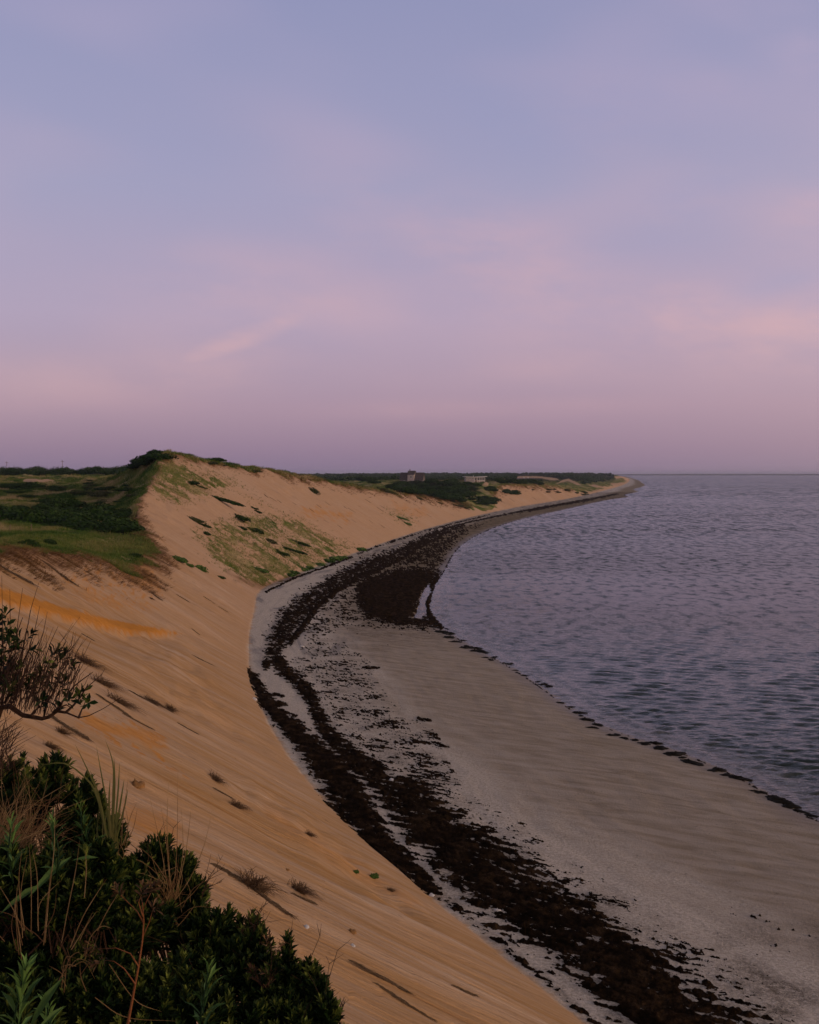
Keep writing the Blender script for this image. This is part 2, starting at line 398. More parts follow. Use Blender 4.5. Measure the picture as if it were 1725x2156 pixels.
def sea_material():
    m, t, p = new_mat('sea_water')
    pos = t.new('ShaderNodeNewGeometry').outputs['Position']; ps = t.sep(pos)
    d = t.attr('offshore').outputs['Fac']
    deep = (.022,.032,.026); shal = (.085,.075,.060)
    n = t.noise(t.comb(t.math('MULTIPLY', ps[0], .25), t.math('MULTIPLY', ps[1], .25), 0.), 1., 4)
    dd = t.math('ADD', d, t.math('MULTIPLY', t.math('SUBTRACT', n, .5), 5.))
    c = t.mix(t.rng(dd, 0., 6.), shal, deep)
    fo = t.noise(t.comb(t.math('MULTIPLY', ps[0], .9), t.math('MULTIPLY', ps[1], .9), 2.), 1., 6, .75)
    r1 = t.math('EXPONENT', t.math('MULTIPLY', t.math('POWER', t.math('ABSOLUTE', t.math('DIVIDE', t.math('SUBTRACT', dd, 2.8), .45)), 2.), -1.))
    r2 = t.math('EXPONENT', t.math('MULTIPLY', t.math('POWER', t.math('ABSOLUTE', t.math('DIVIDE', t.math('SUBTRACT', dd, .4), .35)), 2.), -1.))
    foam = t.math('MULTIPLY', t.rng(fo, .56, .68), t.rng(d, 1.2, 5.5, 1., 0.))
    foam = t.math('MAXIMUM', foam, t.math('MULTIPLY', t.math('MAXIMUM', r1, r2), t.rng(fo, .40, .60)))
    foam = t.math('MULTIPLY', foam, t.rng(ps[1], 150., 300., 1., .25))
    c = t.mix(t.math('MULTIPLY', foam, .4), c, (.40,.41,.44))
    t.put(p.inputs['Base Color'], c)
    p.inputs['IOR'].default_value = 1.333; p.inputs['Specular IOR Level'].default_value = .5
    fy = t.rng(ps[1], 150., 1600.)
    t.put(p.inputs['Roughness'], t.math('ADD', t.math('MULTIPLY', t.rng(ps[1], 120., 320.), .17), t.math('ADD', .05, t.math('MULTIPLY', foam, .5))))
    gust = t.rng(t.noise(t.comb(t.math('MULTIPLY', ps[0], .006), t.math('MULTIPLY', ps[1], .010), 4.), 1., 3), .35, .65, .65, 1.2)
    w1 = t.noise(t.comb(t.math('MULTIPLY', ps[0], 1.3), t.math('MULTIPLY', ps[1], 2.6), 0.), 1., 3, .6)
    bn = t.bump(t.math('MULTIPLY', t.math('MULTIPLY', w1, .16), gust), 1., 1.)
    # facets of the chop lean back towards the open bay or forward to the shore
    def chop(a, b, z, k): return t.math('MULTIPLY', t.math('ADD', t.rng(t.noise(t.comb(t.math('MULTIPLY', ps[0], a), t.math('MULTIPLY', ps[1], b), z), 1., 3, .68), .44, .72, -.03, .34), 0.), k)
    ka = t.math('MULTIPLY', t.rng(ps[1], 100., 260., .1, 1.), t.rng(ps[1], 500., 900., 1., .35)); kb = t.rng(ps[1], 220., 550., 0., 1.); kc = t.rng(ps[1], 600., 1500., 0., 1.1)
    lean = t.math('ADD', chop(.42, .20, 4., ka), t.math('ADD', chop(.26, .055, 9., kb), chop(.10, .015, 2., kc)))
    lean = t.math('MULTIPLY', t.math('ADD', t.math('MULTIPLY', lean, 1.25), t.rng(ps[1], 150., 500., .0, .025)), gust)
    va = t.new('ShaderNodeVectorMath', operation='ADD'); t.put(va.inputs[0], bn); t.put(va.inputs[1], t.comb(0., t.math('MULTIPLY', lean, -1.), 0.))
    vn = t.new('ShaderNodeVectorMath', operation='NORMALIZE'); t.l.new(va.outputs[0], vn.inputs[0]); t.put(p.inputs['Normal'], vn.outputs[0])
    return m
def wrack_material():
    m, t, p = new_mat('seaweed_wrack')
    pos = t.new('ShaderNodeNewGeometry').outputs['Position']; ps = t.sep(pos)
    a = t.noise(pos, 1.1, 5, .7); b = t.noise(pos, 14., 4, .7)
    c = t.ramp(t.math('ADD', t.math('MULTIPLY', a, .65), t.math('MULTIPLY', b, .35)), [(.36, (.004,.003,.002)), (.5, (.016,.010,.0055)), (.62, (.055,.032,.016)), (.76, (.12,.08,.046))])
    t.put(p.inputs['Base Color'], c); p.inputs['Roughness'].default_value = 1.; p.inputs['Specular IOR Level'].default_value = 0.
    t.put(p.inputs['Normal'], t.bump(t.math('ADD', a, b), .12, 1.))
    return m
def grass_material(name, cols, rough=.8):
    m, t, p = new_mat(name)
    f = t.attr('tint').outputs['Fac']
    n = len(cols)
    c = t.ramp(f, [(i/(n-1), k) for i, k in enumerate(cols)])
    t.put(p.inputs['Base Color'], c); p.inputs['Roughness'].default_value = rough; p.inputs['Specular IOR Level'].default_value = .02
    return m
M_ground = ground_material(); M_sea = sea_material(); M_wrack = wrack_material()
# ---------------------------------------------------------------- vegetation masks (areas seen on the bluff, in survey units)
VEG_SLOPE = [([(318,986),(345,962),(420,984),(490,1008),(508,1026),(462,1032),(428,1048),(380,1064),(335,1048),(306,1012)], .82),
 ([(500,1015),(540,1040),(585,1068),(575,1076),(530,1062),(490,1040)], .38),
 ([(400,1118),(450,1098),(520,1082),(575,1078),(640,1098),(700,1132),(762,1158),(700,1185),(620,1212),(552,1234),(500,1206),(455,1170),(420,1140)], .74),
 ([(560,1080),(640,1098),(700,1132),(745,1155),(700,1165),(640,1142),(600,1118)], .9),
 ([(420,1132),(480,1162),(545,1190),(620,1190),(700,1168),(762,1158),(700,1186),(620,1214),(552,1236),(500,1210),(450,1178)], 1.),
 ([(810,1073),(840,1078),(868,1092),(872,1108),(850,1102),(822,1086)], .78),
 ([(1105,1033),(1135,1040),(1150,1048),(1128,1046)], .5)]
BARE = [([(1088,1009),(1090,1003),(1105,1002),(1140,1003),(1172,1007),(1178,1011),(1160,1011),(1140,1007),(1110,1006)], 1.),
 ([(1172,1018),(1186,1010),(1197,1008),(1212,1014),(1226,1022),(1214,1021),(1198,1013),(1186,1015)], 1.),
 ([(1300,1009),(1292,1003),(1310,1002),(1330,1006),(1338,1013),(1316,1011),(1312,1006),(1302,1007)], 1.),
 ([(1240,1022),(1250,1020),(1268,1024),(1282,1026),(1260,1027)], 1.), ([(1282,1018),(1310,1016),(1318,1019),(1290,1021)], 1.),
 ([(1016,1020),(1022,1014),(1030,1016),(1028,1024)], .9), ([(945,1042),(975,1037),(1000,1038),(970,1044)], .6),
 ([(45,1011),(60,1008),(100,1009),(125,1012),(90,1016),(50,1016)], 1.), ([(62,1152),(80,1151),(90,1158),(72,1162)], .9)]
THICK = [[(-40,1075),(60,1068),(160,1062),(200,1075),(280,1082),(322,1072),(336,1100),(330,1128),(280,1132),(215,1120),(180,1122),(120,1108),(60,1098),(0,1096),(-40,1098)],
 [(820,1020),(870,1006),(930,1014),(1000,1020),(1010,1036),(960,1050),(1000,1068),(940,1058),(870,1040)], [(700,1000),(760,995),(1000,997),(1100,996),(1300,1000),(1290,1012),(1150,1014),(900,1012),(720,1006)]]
OCHRE = [([(-5,1236),(60,1254),(120,1274),(200,1297),(300,1317),(384,1334),(330,1333),(250,1325),(160,1303),(90,1284),(40,1272),(-5,1262)], 1.),
 ([(165,1508),(210,1520),(260,1534),(320,1538),(345,1552),(340,1572),(280,1556),(215,1540),(175,1524)], .75),
 ([(265,1150),(300,1170),(322,1205),(335,1245),(300,1240),(255,1215),(240,1180)], .42),
 ([(150,1238),(230,1262),(310,1272),(330,1284),(250,1278),(180,1262)], .4),
 ([(260,1700),(330,1716),(380,1742),(380,1790),(340,1780),(290,1745)], .55),
 ([(560,1700),(760,1820),(880,1900),(860,1905),(700,1815),(560,1725)], .25),
 ([(640,1072),(700,1080),(735,1088),(730,1094),(690,1086),(640,1078)], .6), ([(830,1062),(900,1078),(890,1084),(836,1070)], .4)]
def mask_from(xd, yd, polys, nz, amp, soft, pad=30):
    out = np.zeros(xd.shape)
    for poly, w in polys:
        P = np.array(poly); m = (xd > P[:,0].min()-pad) & (xd < P[:,0].max()+pad) & (yd > P[:,1].min()-pad) & (yd < P[:,1].max()+pad)
        if m.any():
            sd = poly_sd(xd[m], yd[m], poly)
            out[m] = np.maximum(out[m], w*sstep(-soft, soft, sd+amp*nz[m]))
    return out
def build_ground():
    YY, UU = np.meshgrid(yrows, ucols, indexing='ij'); XX = UU*YY
    f, U = fields_fast(UU, YY)
    Z, g, knoll, df, s, ds, s2 = terrain(XX, YY, f, U)
    xd, yd = proj(XX, YY, Z)
    n1 = fbm(XX/5, YY/5, 4); n2 = fbm(s/1.3, df/9, 3); n3 = fbm(XX/1.7, YY/1.7, 3)
    rel = np.clip(YY/120, .12, 4)
    ridge = np.maximum(1.7+1.6*fbm(s/15, df*0, 3), .2)*sstep(270, 330, YY)*sstep(1400, 1150, YY)
    veg = sstep(-.5, .9, g+ridge+.6*n1+.5*n3)*sstep(1.0, 3.5, df)
    far_low = sstep(1150, 1300, YY)
    veg = np.where(YY > 1150, np.maximum(veg*(1-far_low), far_low*sstep(2.5, 7, df+5*n1)), veg)
    sl = mask_from(xd, yd, VEG_SLOPE, n3, 14, 16)*.76*sstep(-.70, .10, fbm(s/6, df/7, 4)+.35*n3)
    veg = np.maximum(veg, sl)
    bare = mask_from(xd, yd, BARE, n1, 1.5, 2.)
    veg = veg*(1-bare)
    thick = np.zeros(XX.shape)
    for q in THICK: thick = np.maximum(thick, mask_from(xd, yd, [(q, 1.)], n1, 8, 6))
    n4 = fbm(s/2.2, df/3.5, 4)
    rust = sstep(-1.5, .1, g+ridge+1.5*n4+.8*n1)*sstep(1.3, .1, g+ridge*.6+.4*n1)*.85*sstep(3, 8, df)*(1-bare)*sstep(4.5, 8, Z)
    rust = np.maximum(rust, mask_from(xd, yd, [([(480,1205),(552,1228),(640,1204),(640,1212),(552,1242),(500,1222)], .8), ([(0,1135),(60,1150),(150,1165),(190,1170),(175,1190),(140,1200),(60,1190),(0,1170)], .9)], n3, 5, 6))
    ochre = np.maximum(mask_from(xd, yd, OCHRE[:1], fbm(XX/.9, YY/.9, 3), 3.0, 1.6), mask_from(xd, yd, OCHRE[1:], fbm(s/.8, df/2.4, 4), 22., 9.))
    ochre = np.maximum(ochre, .8*(mask_from(xd, yd, [([(150,1500),(330,1525),(350,1580),(400,1640),(300,1600),(180,1530)], 1.)], n3, 8, 8)*sstep(.15, .4, fbm(s/1.2, df/.7, 4))))
    ochre = np.maximum(ochre, .7*(mask_from(xd, yd, [([(120,1225),(260,1150),(330,1190),(345,1260),(300,1290),(200,1270)], 1.)], n3, 8, 8)*sstep(.12, .4, fbm(s/1.4, df/.6, 4))))
    sy = np.interp(xd, [-5,40,90,160,250,330,384], [1262,1272,1284,1303,1325,1333,1336])+2*n3; dd = yd-sy
    Z = Z-.5*sstep(-3, 3, dd)*sstep(75, 12, dd)*sstep(395, 330, xd)*(YY < 140)*(YY > 40)
    stain = wrack_density(XX, YY, xd, yd, df, ds)
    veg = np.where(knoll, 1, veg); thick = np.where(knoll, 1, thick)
    A = {'coast': np.stack([s, df, ds], -1).reshape(-1, 3), 'veg': veg.ravel(), 'rust': np.where(knoll, 0, rust).ravel(), 'ochre': ochre.ravel(), 'thick': thick.ravel(), 'stain': stain.ravel()}
    V = np.stack([XX, YY, Z], -1).reshape(-1, 3); Fq = grid_faces(NR, NU)
    fm = df.ravel()[Fq].mean(1); fds = ds.ravel()[Fq].max(1)
    keep = (fds > -60)
    for name, msk in (('beach', keep & (fm <= 0)), ('sand_bluff', keep & (fm > 0))):
        v, fc, at = compact(V, Fq[msk], A)
        o = link(name, np_mesh(name, v, fc, at), M_ground); o['kind'] = 'structure'
    # the ground the viewer stands on, and the bluff behind
    gx = np.linspace(-40, 40, 161); gy = np.concatenate([np.linspace(-40, -4, 37)[:-1], np.linspace(-4, 1.9, 40)])
    GY, GX = np.meshgrid(gy, gx, indexing='ij')
    ff = coast(GX, GY); z, g, kn, df, s, ds, s2 = terrain(GX, GY, ff, np.full(GX.shape, 24.))
    one = np.ones(GX.size)*(kn.ravel())
    at = {'coast': np.stack([s, df, ds], -1).reshape(-1, 3), 'veg': np.maximum(one, sstep(-.5, .5, g).ravel()), 'rust': one*0, 'ochre': one*0, 'thick': one, 'stain': one*0}
    V2 = np.stack([GX, GY, z-.03], -1).reshape(-1, 3); F2 = grid_faces(len(gy), len(gx))
    F2 = F2[(np.abs(V2[F2][:,:,0]).min(1) > .6*V2[F2][:,:,1].max(1)) | (V2[F2][:,:,1].max(1) < 1.7)]
    o = link('bluff_top', np_mesh('bluff_top', V2, F2, at), M_ground); o['kind'] = 'structure'
def build_sea():
    yd = np.concatenate([np.arange(998.2, 1020, .35), np.arange(1020, 1060, .7), np.arange(1060, 1900, 1.25), np.arange(1900, 2700, 6)])
    ys = H*F_/(yd-Y0); u = np.concatenate([np.linspace(-.25, .0, 60)[:-1], np.arange(0, .42, .00115), np.linspace(.42, 1.3, 60)[1:]])
    YY, UU = np.meshgrid(ys, u, indexing='ij'); XX = UU*YY
    f, _ = fields_fast(np.clip(UU, ucols[0], ucols[-1]), YY); d = -f[2]
    wide = UU > ucols[-1]
    d = np.where(wide, 50, d)
    dy = np.abs(np.gradient(ys))[:,None]
    R = np.random.default_rng(11); z = np.zeros(XX.shape); dxx = np.zeros(XX.shape); dyy = np.zeros(XX.shape)
    warp = fbm(XX/9, YY/9, 3); warp2 = fbm(XX/23+9, YY/23, 3)
    for i in range(44):
        L = .65*(2.7/.65)**R.random(); k = 2*math.pi/L
        th = math.radians(-102+R.normal()*19)                     # the chop runs in towards the bluff
        a = .0150*L**.95*(.6+.8*R.random()); ph = R.random()*6.28
        cx, sx = math.cos(th), math.sin(th)
        q = k*(cx*XX+sx*YY)+ph+.8*warp+1.2*warp2
        fade = sstep(2., 4., L/dy)*np.ones(XX.shape)
        env = .55+.45*np.clip(perlin(XX/(4.5*L)+i*3.1, YY/(3.2*L)+i*1.7)*2, -1, 1)
        z = z+a*env*fade*np.sin(q); dxx = dxx-a*env*fade*cx*np.cos(q)*.9; dyy = dyy-a*env*fade*sx*np.cos(q)*.9
    sh = sstep(-1.5, 5, d)
    zz = z*(.18+.82*sh)+.02
    br = np.exp(-((d-3.2-1.2*warp2)/.55)**2)*np.clip(.4+1.2*warp, 0, 1)*.10+np.exp(-((d-1.1-.5*warp)/.35)**2)*.05
    zz = zz+br*(YY < 260)
    V = np.stack([XX+dxx*sh, YY+dyy*sh, zz], -1).reshape(-1, 3); F4 = grid_faces(len(ys), len(u))
    F4 = F4[d.ravel()[F4].max(1) > -14]
    v, fc, at = compact(V, F4, {'offshore': d.ravel()})
    o = link('sea', np_mesh('sea', v, fc, at), M_sea); o['kind'] = 'structure'
# ---------------------------------------------------------------- seaweed thrown up along the beach (one uncountable mass)
BANDS = [([(575,1376,18),(599,1410,17),(632,1437,20),(659,1477,18),(681,1528,20),(706,1558,24),(733,1585,26),(767,1612,30),(805,1645,42),(844,1676,56),(874,1703,66),(913,1749,68),(978,1795,78),(1032,1837,88),(1086,1883,94),(1150,1930,90),(1215,1975,86),(1272,2010,86),(1372,2092,100),(1450,2156,100),(1570,2260,100)], .74),
 ([(524,1412,6),(537,1430,12),(555,1471,16),(580,1501,18),(612,1531,23),(645,1565,28),(678,1595,36),(706,1630,46),(732,1672,50),(767,1725,42),(805,1783,36),(844,1812,28),(874,1840,24),(908,1872,20)], .78),
 ([(915,1876,20),(960,1908,16),(1000,1940,14),(1040,1972,16),(1090,2012,14),(1150,2062,13),(1200,2108,15),(1270,2172,12)], .52),
 ([(560,1400,12),(575,1372,22),(592,1340,34),(613,1306,38),(645,1272,32),(680,1246,29),(725,1217,28),(775,1193,27),(830,1173,22),(868,1151,18),(900,1132,15),(940,1118,12),(975,1108,6)], .66),
 ([(612,1352,8),(640,1315,10),(668,1278,9),(705,1245,9),(750,1217,9),(800,1196,9),(850,1172,8),(890,1147,6),(925,1130,5)], .75),
 ([(560,1465,5),(582,1462,5),(596,1466,4)], .7), ([(572,1478,6),(590,1482,7),(604,1484,4)], .7), ([(590,1500,6),(622,1510,5)], .6),
 ([(765,1405,4),(785,1406,5),(798,1405,3)], .7), ([(880,1530,9),(905,1540,9),(925,1556,6)], .55), ([(905,1565,6),(945,1572,5)], .6), ([(880,1512,5),(905,1517,5)], .6),
 ([(935,1600,10),(955,1625,6)], .5), ([(920,1214,6),(908,1238,8),(903,1262,8),(899,1283,8),(908,1300,8),(928,1320,5)], .84)]
WP = [(752,1226),(790,1208),(850,1196),(905,1196),(926,1204),(912,1228),(898,1240),(884,1264),(876,1288),(868,1300),(890,1303),(905,1298),(925,1318),(900,1320),(868,1318),(820,1314),(775,1302),(748,1268)]
WM = [(668,1330),(700,1345),(750,1368),(784,1403),(800,1440),(821,1481),(855,1505),(888,1528),(928,1568),(952,1622),(985,1662),(1013,1691),(1097,1737),(1161,1791),(1284,1860),(1380,1918),(1453,1972),(1600,2070),(1740,2165),(1740,2260),(1560,2260),(1330,2080),(1100,1900),(900,1740),(760,1610),(690,1540),(640,1440),(610,1400)]
WQ = [(690,1248),(745,1216),(756,1226),(750,1268),(770,1300),(720,1318),(660,1350),(640,1345),(655,1300)]
WF = [(740,1215),(830,1178),(900,1135),(960,1110),(1040,1095),(1000,1115),(955,1150),(935,1190),(915,1202),(850,1197),(790,1206)]
THIN = [([(935,1113),(995,1097.5),(1113,1073.5),(1197,1058.5),(1264,1047),(1300,1040)], 1.5), ([(1113,1076.5),(1197,1061),(1250,1052)], 1.0), ([(740,1172),(790,1152),(870,1126),(950,1103),(1030,1084)], .8),
        ([(560,1246),(620,1217),(690,1192),(742,1172)], 1.6)]
def line_d(px, py, L, rad=False):
    L = np.array(L, float); best = np.full(px.shape, 1e9)
    for i in range(len(L)-1):
        ax, ay = L[i,:2]; ex, ey = L[i+1,:2]-L[i,:2]
        t = np.clip(((px-ax)*ex+(py-ay)*ey)/(ex*ex+ey*ey), 0, 1)
        d = np.hypot(px-ax-t*ex, py-ay-t*ey)
        if rad:
            r = L[i,2]+t*(L[i+1,2]-L[i,2]); d = (d-r)/np.maximum(r, 3)
        best = np.minimum(best, d)
    return best
def base_density(px, py, df, ds, YY):
    dens = np.full(px.shape, -1.5)
    for L, wt in BANDS:
        d = line_d(px, py, L, True)
        v = np.clip(-d*1.5, -1.5, 1.0)*.52-.22+(wt-.74)*1.6
        dens = np.maximum(dens, v)
    sd = poly_sd(px, py, WP); dens = np.maximum(dens, np.clip(sd/17, -1.5, 1)*.5+.02)
    sq = poly_sd(px, py, WQ); dens = np.maximum(dens, np.where(sq > 0, -.14, -1.5))
    return dens
def wrack_density(XX, YY, px, py, df, ds):
    """how much fine weed and damp sand lies between the drifts"""
    out = np.zeros(px.shape); m = (df < .5) & (ds > -1) & (py > 1036) & (py < 2300)
    x, y, X, Y = px[m], py[m], XX[m], YY[m]
    cl = fbm(X/3.5, Y/3.5, 4); v = sstep(-.40, .25, base_density(x, y, df[m], ds[m], Y)+.35*cl)*.8
    sm = poly_sd(x, y, WM); v = np.maximum(v, np.where(sm > 0, .12+.28*np.clip(sm/60, 0, 1)+.5*cl, 0))
    v = np.maximum(v, sstep(-12, 25, poly_sd(x, y, WF)+20*cl)*.85)
    v = np.maximum(v, sstep(-10, 12, poly_sd(x, y, WP)+8*cl))
    v = np.maximum(v, .75*sstep(1390, 1300, y)*sstep(670, 760, x)*sstep(-.3, .4, cl+.3))
    v = np.maximum(v, .8*sstep(1420, 1640, x)*sstep(1880, 2030, y)*sstep(-.45, .35, cl))
    out[m] = np.clip(v, 0, 1); return out
def build_wrack():
    yd = np.concatenate([np.arange(1036, 1110, .8), np.arange(1110, 2240, 1.45)]); ys = (H-.9)*F_/(yd-Y0)
    u = np.arange(-.16, .40, .00082)
    YY, UU = np.meshgrid(ys, u, indexing='ij'); XX = UU*YY
    f, U = fields_fast(UU, YY); z, g, kn, df, s, ds, s2 = terrain(XX, YY, f, U)
    px, py = proj(XX, YY, z)
    ok = (df < .3) & (ds > -.6)
    w1 = fbm(XX/2.2, YY/2.2, 3); 
    ca, sa = math.cos(-.72), math.sin(-.72)
    st = fbm((XX*ca+YY*sa)/1.9+.7*w1, (YY*ca-XX*sa)/.6+.7*w1, 5, .6)            # drifts combed by the tide
    fine = fbm(XX/.35, YY/.35, 3, .6); clump = fbm(XX/4., YY/4., 4, .6)
    hair = np.abs(fbm((XX*ca+YY*sa)/3.2+.9*w1, (YY*ca-XX*sa)/1.1+.7*w1, 4, .55)); 
    dens = base_density(px, py, df, ds, YY)
    sm = poly_sd(px, py, WM); frac = np.clip(sm/(26+34*sstep(1400, 1900, py)), -1, 1)
    dm = np.where(sm > 0, -.58+.36*np.clip(frac, 0, 1), -1.4)
    hl = np.where(sm > -4, .10-hair*1.9-.08*(1-np.clip(frac, 0, 1))+.30*clump, -1)
    dens = np.maximum(dens, dm)
    sf = poly_sd(px, py, WF); dens = np.maximum(dens, np.where(sf > 0, -.16+.2*sstep(0, 20, sf), -1.5))
    fld = dens+.70*st+.26*fine+.22*clump
    fld = np.maximum(fld, hl+.12*fine)
    for L, r in THIN: fld = np.maximum(fld, (r-line_d(px, py, L))/3.5+.7*st+.35*fine-.02)
    edge = np.where(py < 1318, .16-np.abs(ds-.1)/(.35+YY/700), -1)+.55*st*np.minimum(1, 260/YY)+.15*fine
    edge = np.where(py >= 1318, .02-np.abs(ds-.55)/.30+.55*st+.35*fine, edge)
    edge2 = np.where(py < 1318, .10-np.abs(ds+.8)/(.9+YY/300), -1)+.6*clump
    fld = np.maximum(fld, np.maximum(edge, edge2*.6))
    # dark grit strewn over the lower right of the beach and the far sand
    grit = -1.0+.42*np.clip((px-1330)/300, 0, 1)*sstep(1830, 1960, py)
    fld = np.maximum(fld, np.where(px > 1300, grit, -1)+.75*fine+.45*clump+.25*st)
    fld = np.maximum(fld, np.where((py < 1375) & (py > 1290) & (px > 690), -.70+.35*sstep(1370, 1305, py), -1)+.7*fine+.5*clump)
    fld = np.where(ok, fld, -1)
    big = sstep(-.1, .5, fld)
    V = np.stack([XX, YY, z+np.clip(fld, -.05, .1)*.25+np.clip(fld, 0, .5)*.26+.07*big*fine+.06*big*st-.004], -1).reshape(-1, 3)
    Fq = grid_faces(len(ys), len(u)); ff = fld.ravel()[Fq]
    Fq = Fq[ff.max(1) > .0]
    v, fc, at = compact(V, Fq, {'dens': fld.ravel()})
    o = link('seaweed', np_mesh('seaweed', v, fc, at), M_wrack); tag(o, 'dark brown seaweed wrack drifted in ragged bands along the pale beach', 'seaweed', kind='stuff')
build_ground(); build_sea()
build_wrack()
# ---------------------------------------------------------------- grass
def tufts(P, hgt, width, lean, nb, tint, spread):
    """P (n,3); every tuft nb blades, each blade two triangles, bent"""
    n = len(P); R = np.random.default_rng(len(P)+nb)
    P = np.repeat(P, nb, 0); h = np.repeat(hgt, nb)*(.55+.65*R.random(n*nb)); w = np.repeat(width, nb); L = np.repeat(lean, nb, 0)
    a = R.random(n*nb)*2*np.pi; r = R.random(n*nb)**.5*np.repeat(spread, nb)
    B = P+np.stack([np.cos(a)*r, np.sin(a)*r, -.05*h], -1)
    q = R.random(n*nb)*2*np.pi; sp = .18+.55*R.random(n*nb)
    D = np.stack([np.cos(q)*sp, np.sin(q)*sp, np.ones(n*nb)], -1)+L
    D /= np.linalg.norm(D, axis=1)[:,None]
    side = np.stack([-np.sin(q+.6), np.cos(q+.6), np.zeros(n*nb)], -1)*(w*.5)[:,None]
    mid = B+D*(h*.55)[:,None]; D2 = D+np.stack([np.cos(q)*.5, np.sin(q)*.5, -.35*np.ones(n*nb)], -1)+L*.5
    D2 /= np.linalg.norm(D2, axis=1)[:,None]; tip = mid+D2*(h*.45)[:,None]
    V = np.stack([B-side, B+side, mid+side*.7, mid-side*.7, tip], 1).reshape(-1, 3)
    k = np.arange(n*nb)[:,None]*5
    F = np.concatenate([k+np.array([[0,1,2]]), k+np.array([[0,2,3]]), k+np.array([[3,2,4]])], 0)
    tt = np.clip(np.repeat(tint, nb)+.10*R.normal(size=n*nb), 0, 1)
    return V, F, np.repeat(tt, 5)
M_grass = grass_material('meadow_grass', [(.020,.052,.010), (.052,.105,.018), (.115,.15,.032), (.23,.20,.075), (.38,.285,.155)])
M_rust = grass_material('rust_grass', [(.055,.026,.011), (.12,.060,.022), (.21,.12,.048), (.18,.15,.05), (.12,.15,.04)])
def scatter(n, u0, u1, y0, y1, R):
    u = u0+(u1-u0)*R.random(n); Y = y0*(y1/y0)**R.random(n); return u*Y, Y
def visible(X, Y, Z):
    """drops what stands behind a nearer rise of the ground"""
    ok = np.ones(len(X), bool)
    for t in (.96, .92, .87, .8, .7, .6, .5):
        zz = T(X*t, Y*t, False)[0]; ok &= zz < H+(Z+1.5-H)*t+.3
    return ok
def build_grass():
    R = np.random.default_rng(21); out = []
    # meadow on the hanging valley and the rounded tops
    X, Y = scatter(270000, -.42, .06, 95, 520, R); z, g, kn, df, s, ds, s2 = T(X, Y)
    px, py = proj(X, Y, z)
    nz = fbm(X/5, Y/5, 3)
    th = np.zeros(len(X))
    for q in THICK: th = np.maximum(th, mask_from(px, py, [(q, 1.)], nz, 8, 6))
    bare = mask_from(px, py, BARE, nz, 1.5, 2)
    ridge = np.maximum(1.7+1.6*fbm(s/15, df*0, 3), .2)*sstep(270, 330, Y)
    k = (g+ridge+.5*nz > .25) & (df > 2) & (bare < .5) & (R.random(len(X)) > th*.8)
    X, Y, z, g = X[k], Y[k], z[k], g[k]; k = visible(X, Y, z+.4); X, Y, z, g = X[k], Y[k], z[k], g[k]
    pat = fbm(X/11+4, Y/22, 4, .55); near = sstep(260, 120, Y)
    lip = sstep(4, 1, g)
    px, py = proj(X, Y, z); green_lip = sstep(1110, 1135, py)
    tint = np.clip(.50+1.15*pat, .08, .98)*(1-.6*green_lip)+.6*green_lip*.36
    sc_ = np.clip(Y/160, .8, 2.2)
    out.append(tufts(np.stack([X, Y, z], -1), (.42+.25*R.random(len(X)))*sc_**.6, .045*sc_, np.stack([.15+.1*pat, -.05+0*pat, 0*pat], -1), 4, tint, .28*sc_))
    # sparse grass on the sand face
    X, Y = scatter(230000, -.26, .12, 170, 760, R); z, g, kn, df, s, ds, s2 = T(X, Y); px, py = proj(X, Y, z)
    nz = fbm(X/1.7, Y/1.7, 3); sl = mask_from(px, py, VEG_SLOPE, nz, 16, 18)
    k = (R.random(len(X)) < sl**1.6*.85*sstep(-.55, .35, nz+.6*fbm(s/3, df/9, 3)+.9*(sl-.4))) & (df > 1); X, Y, z, sl, df = X[k], Y[k], z[k], sl[k], df[k]
    sc_ = np.clip(Y/200, .8, 2)
    foot = sstep(4, 2, df)
    out.append(tufts(np.stack([X, Y, z], -1), (.35+.3*R.random(len(X)))*sc_**.5, .05*sc_, np.tile([[.15,-.1,0]], (len(X),1)), 4, np.clip(.66+.28*fbm(X/7, Y/9, 3)+.12*R.normal(size=len(X)), 0, 1), .3*sc_))
    V = []; Fc = []; t_ = []; n = 0
    for v, f, t in out: V.append(v); Fc.append(f+n); t_.append(t); n += len(v)
    o = link('meadow_grass', np_mesh('meadow_grass', np.concatenate(V), np.concatenate(Fc), {'tint': np.concatenate(t_)}, False), M_grass)
    tag(o, 'green and straw coloured beach grass over the dune tops and lower slopes', 'grass', kind='stuff')
    # rusty dead grass hanging over the broken lip of the bluff
    X, Y = scatter(420000, -.42, .17, 95, 1200, R); z, g, kn, df, s, ds, s2 = T(X, Y); px, py = proj(X, Y, z)
    n2 = fbm(s/1.3, df/9, 3); nz = fbm(X/5, Y/5, 4)
    drop = 1.2+.8*(px < 210)*(py > 1100)+.012*np.clip(Y-300, 0, 100)
    rd = np.maximum(1.7+1.6*fbm(s/15, df*0, 3), .2)*sstep(270, 330, Y)*sstep(1200, 900, Y)
    k = (g+rd+drop*(.8+1.3*n2)+.5*nz > -.2) & (g+.6*rd < 1.0+.8*nz) & (df > 4) & (z > 5.5) & (R.random(len(X)) < .85*sstep(-.3, .3, n2+.5*nz+.35*(px < 210)))
    k &= ~((px > 300) & (px < 520) & (py > 960) & (py < 1075) & (R.random(len(X)) < .8))
    X, Y, z, g, s = X[k], Y[k], z[k], g[k], s[k]
    sc_ = np.clip(Y/200, .7, 3.2)
    e = 1.; gx = (T(X+e, Y, False)[0]-z); gy = (T(X, Y+e, False)[0]-z); gn = np.hypot(gx, gy)+1e-6
    L = np.stack([-gx/gn*.9, -gy/gn*.9, -.55*np.ones(len(X))], -1)
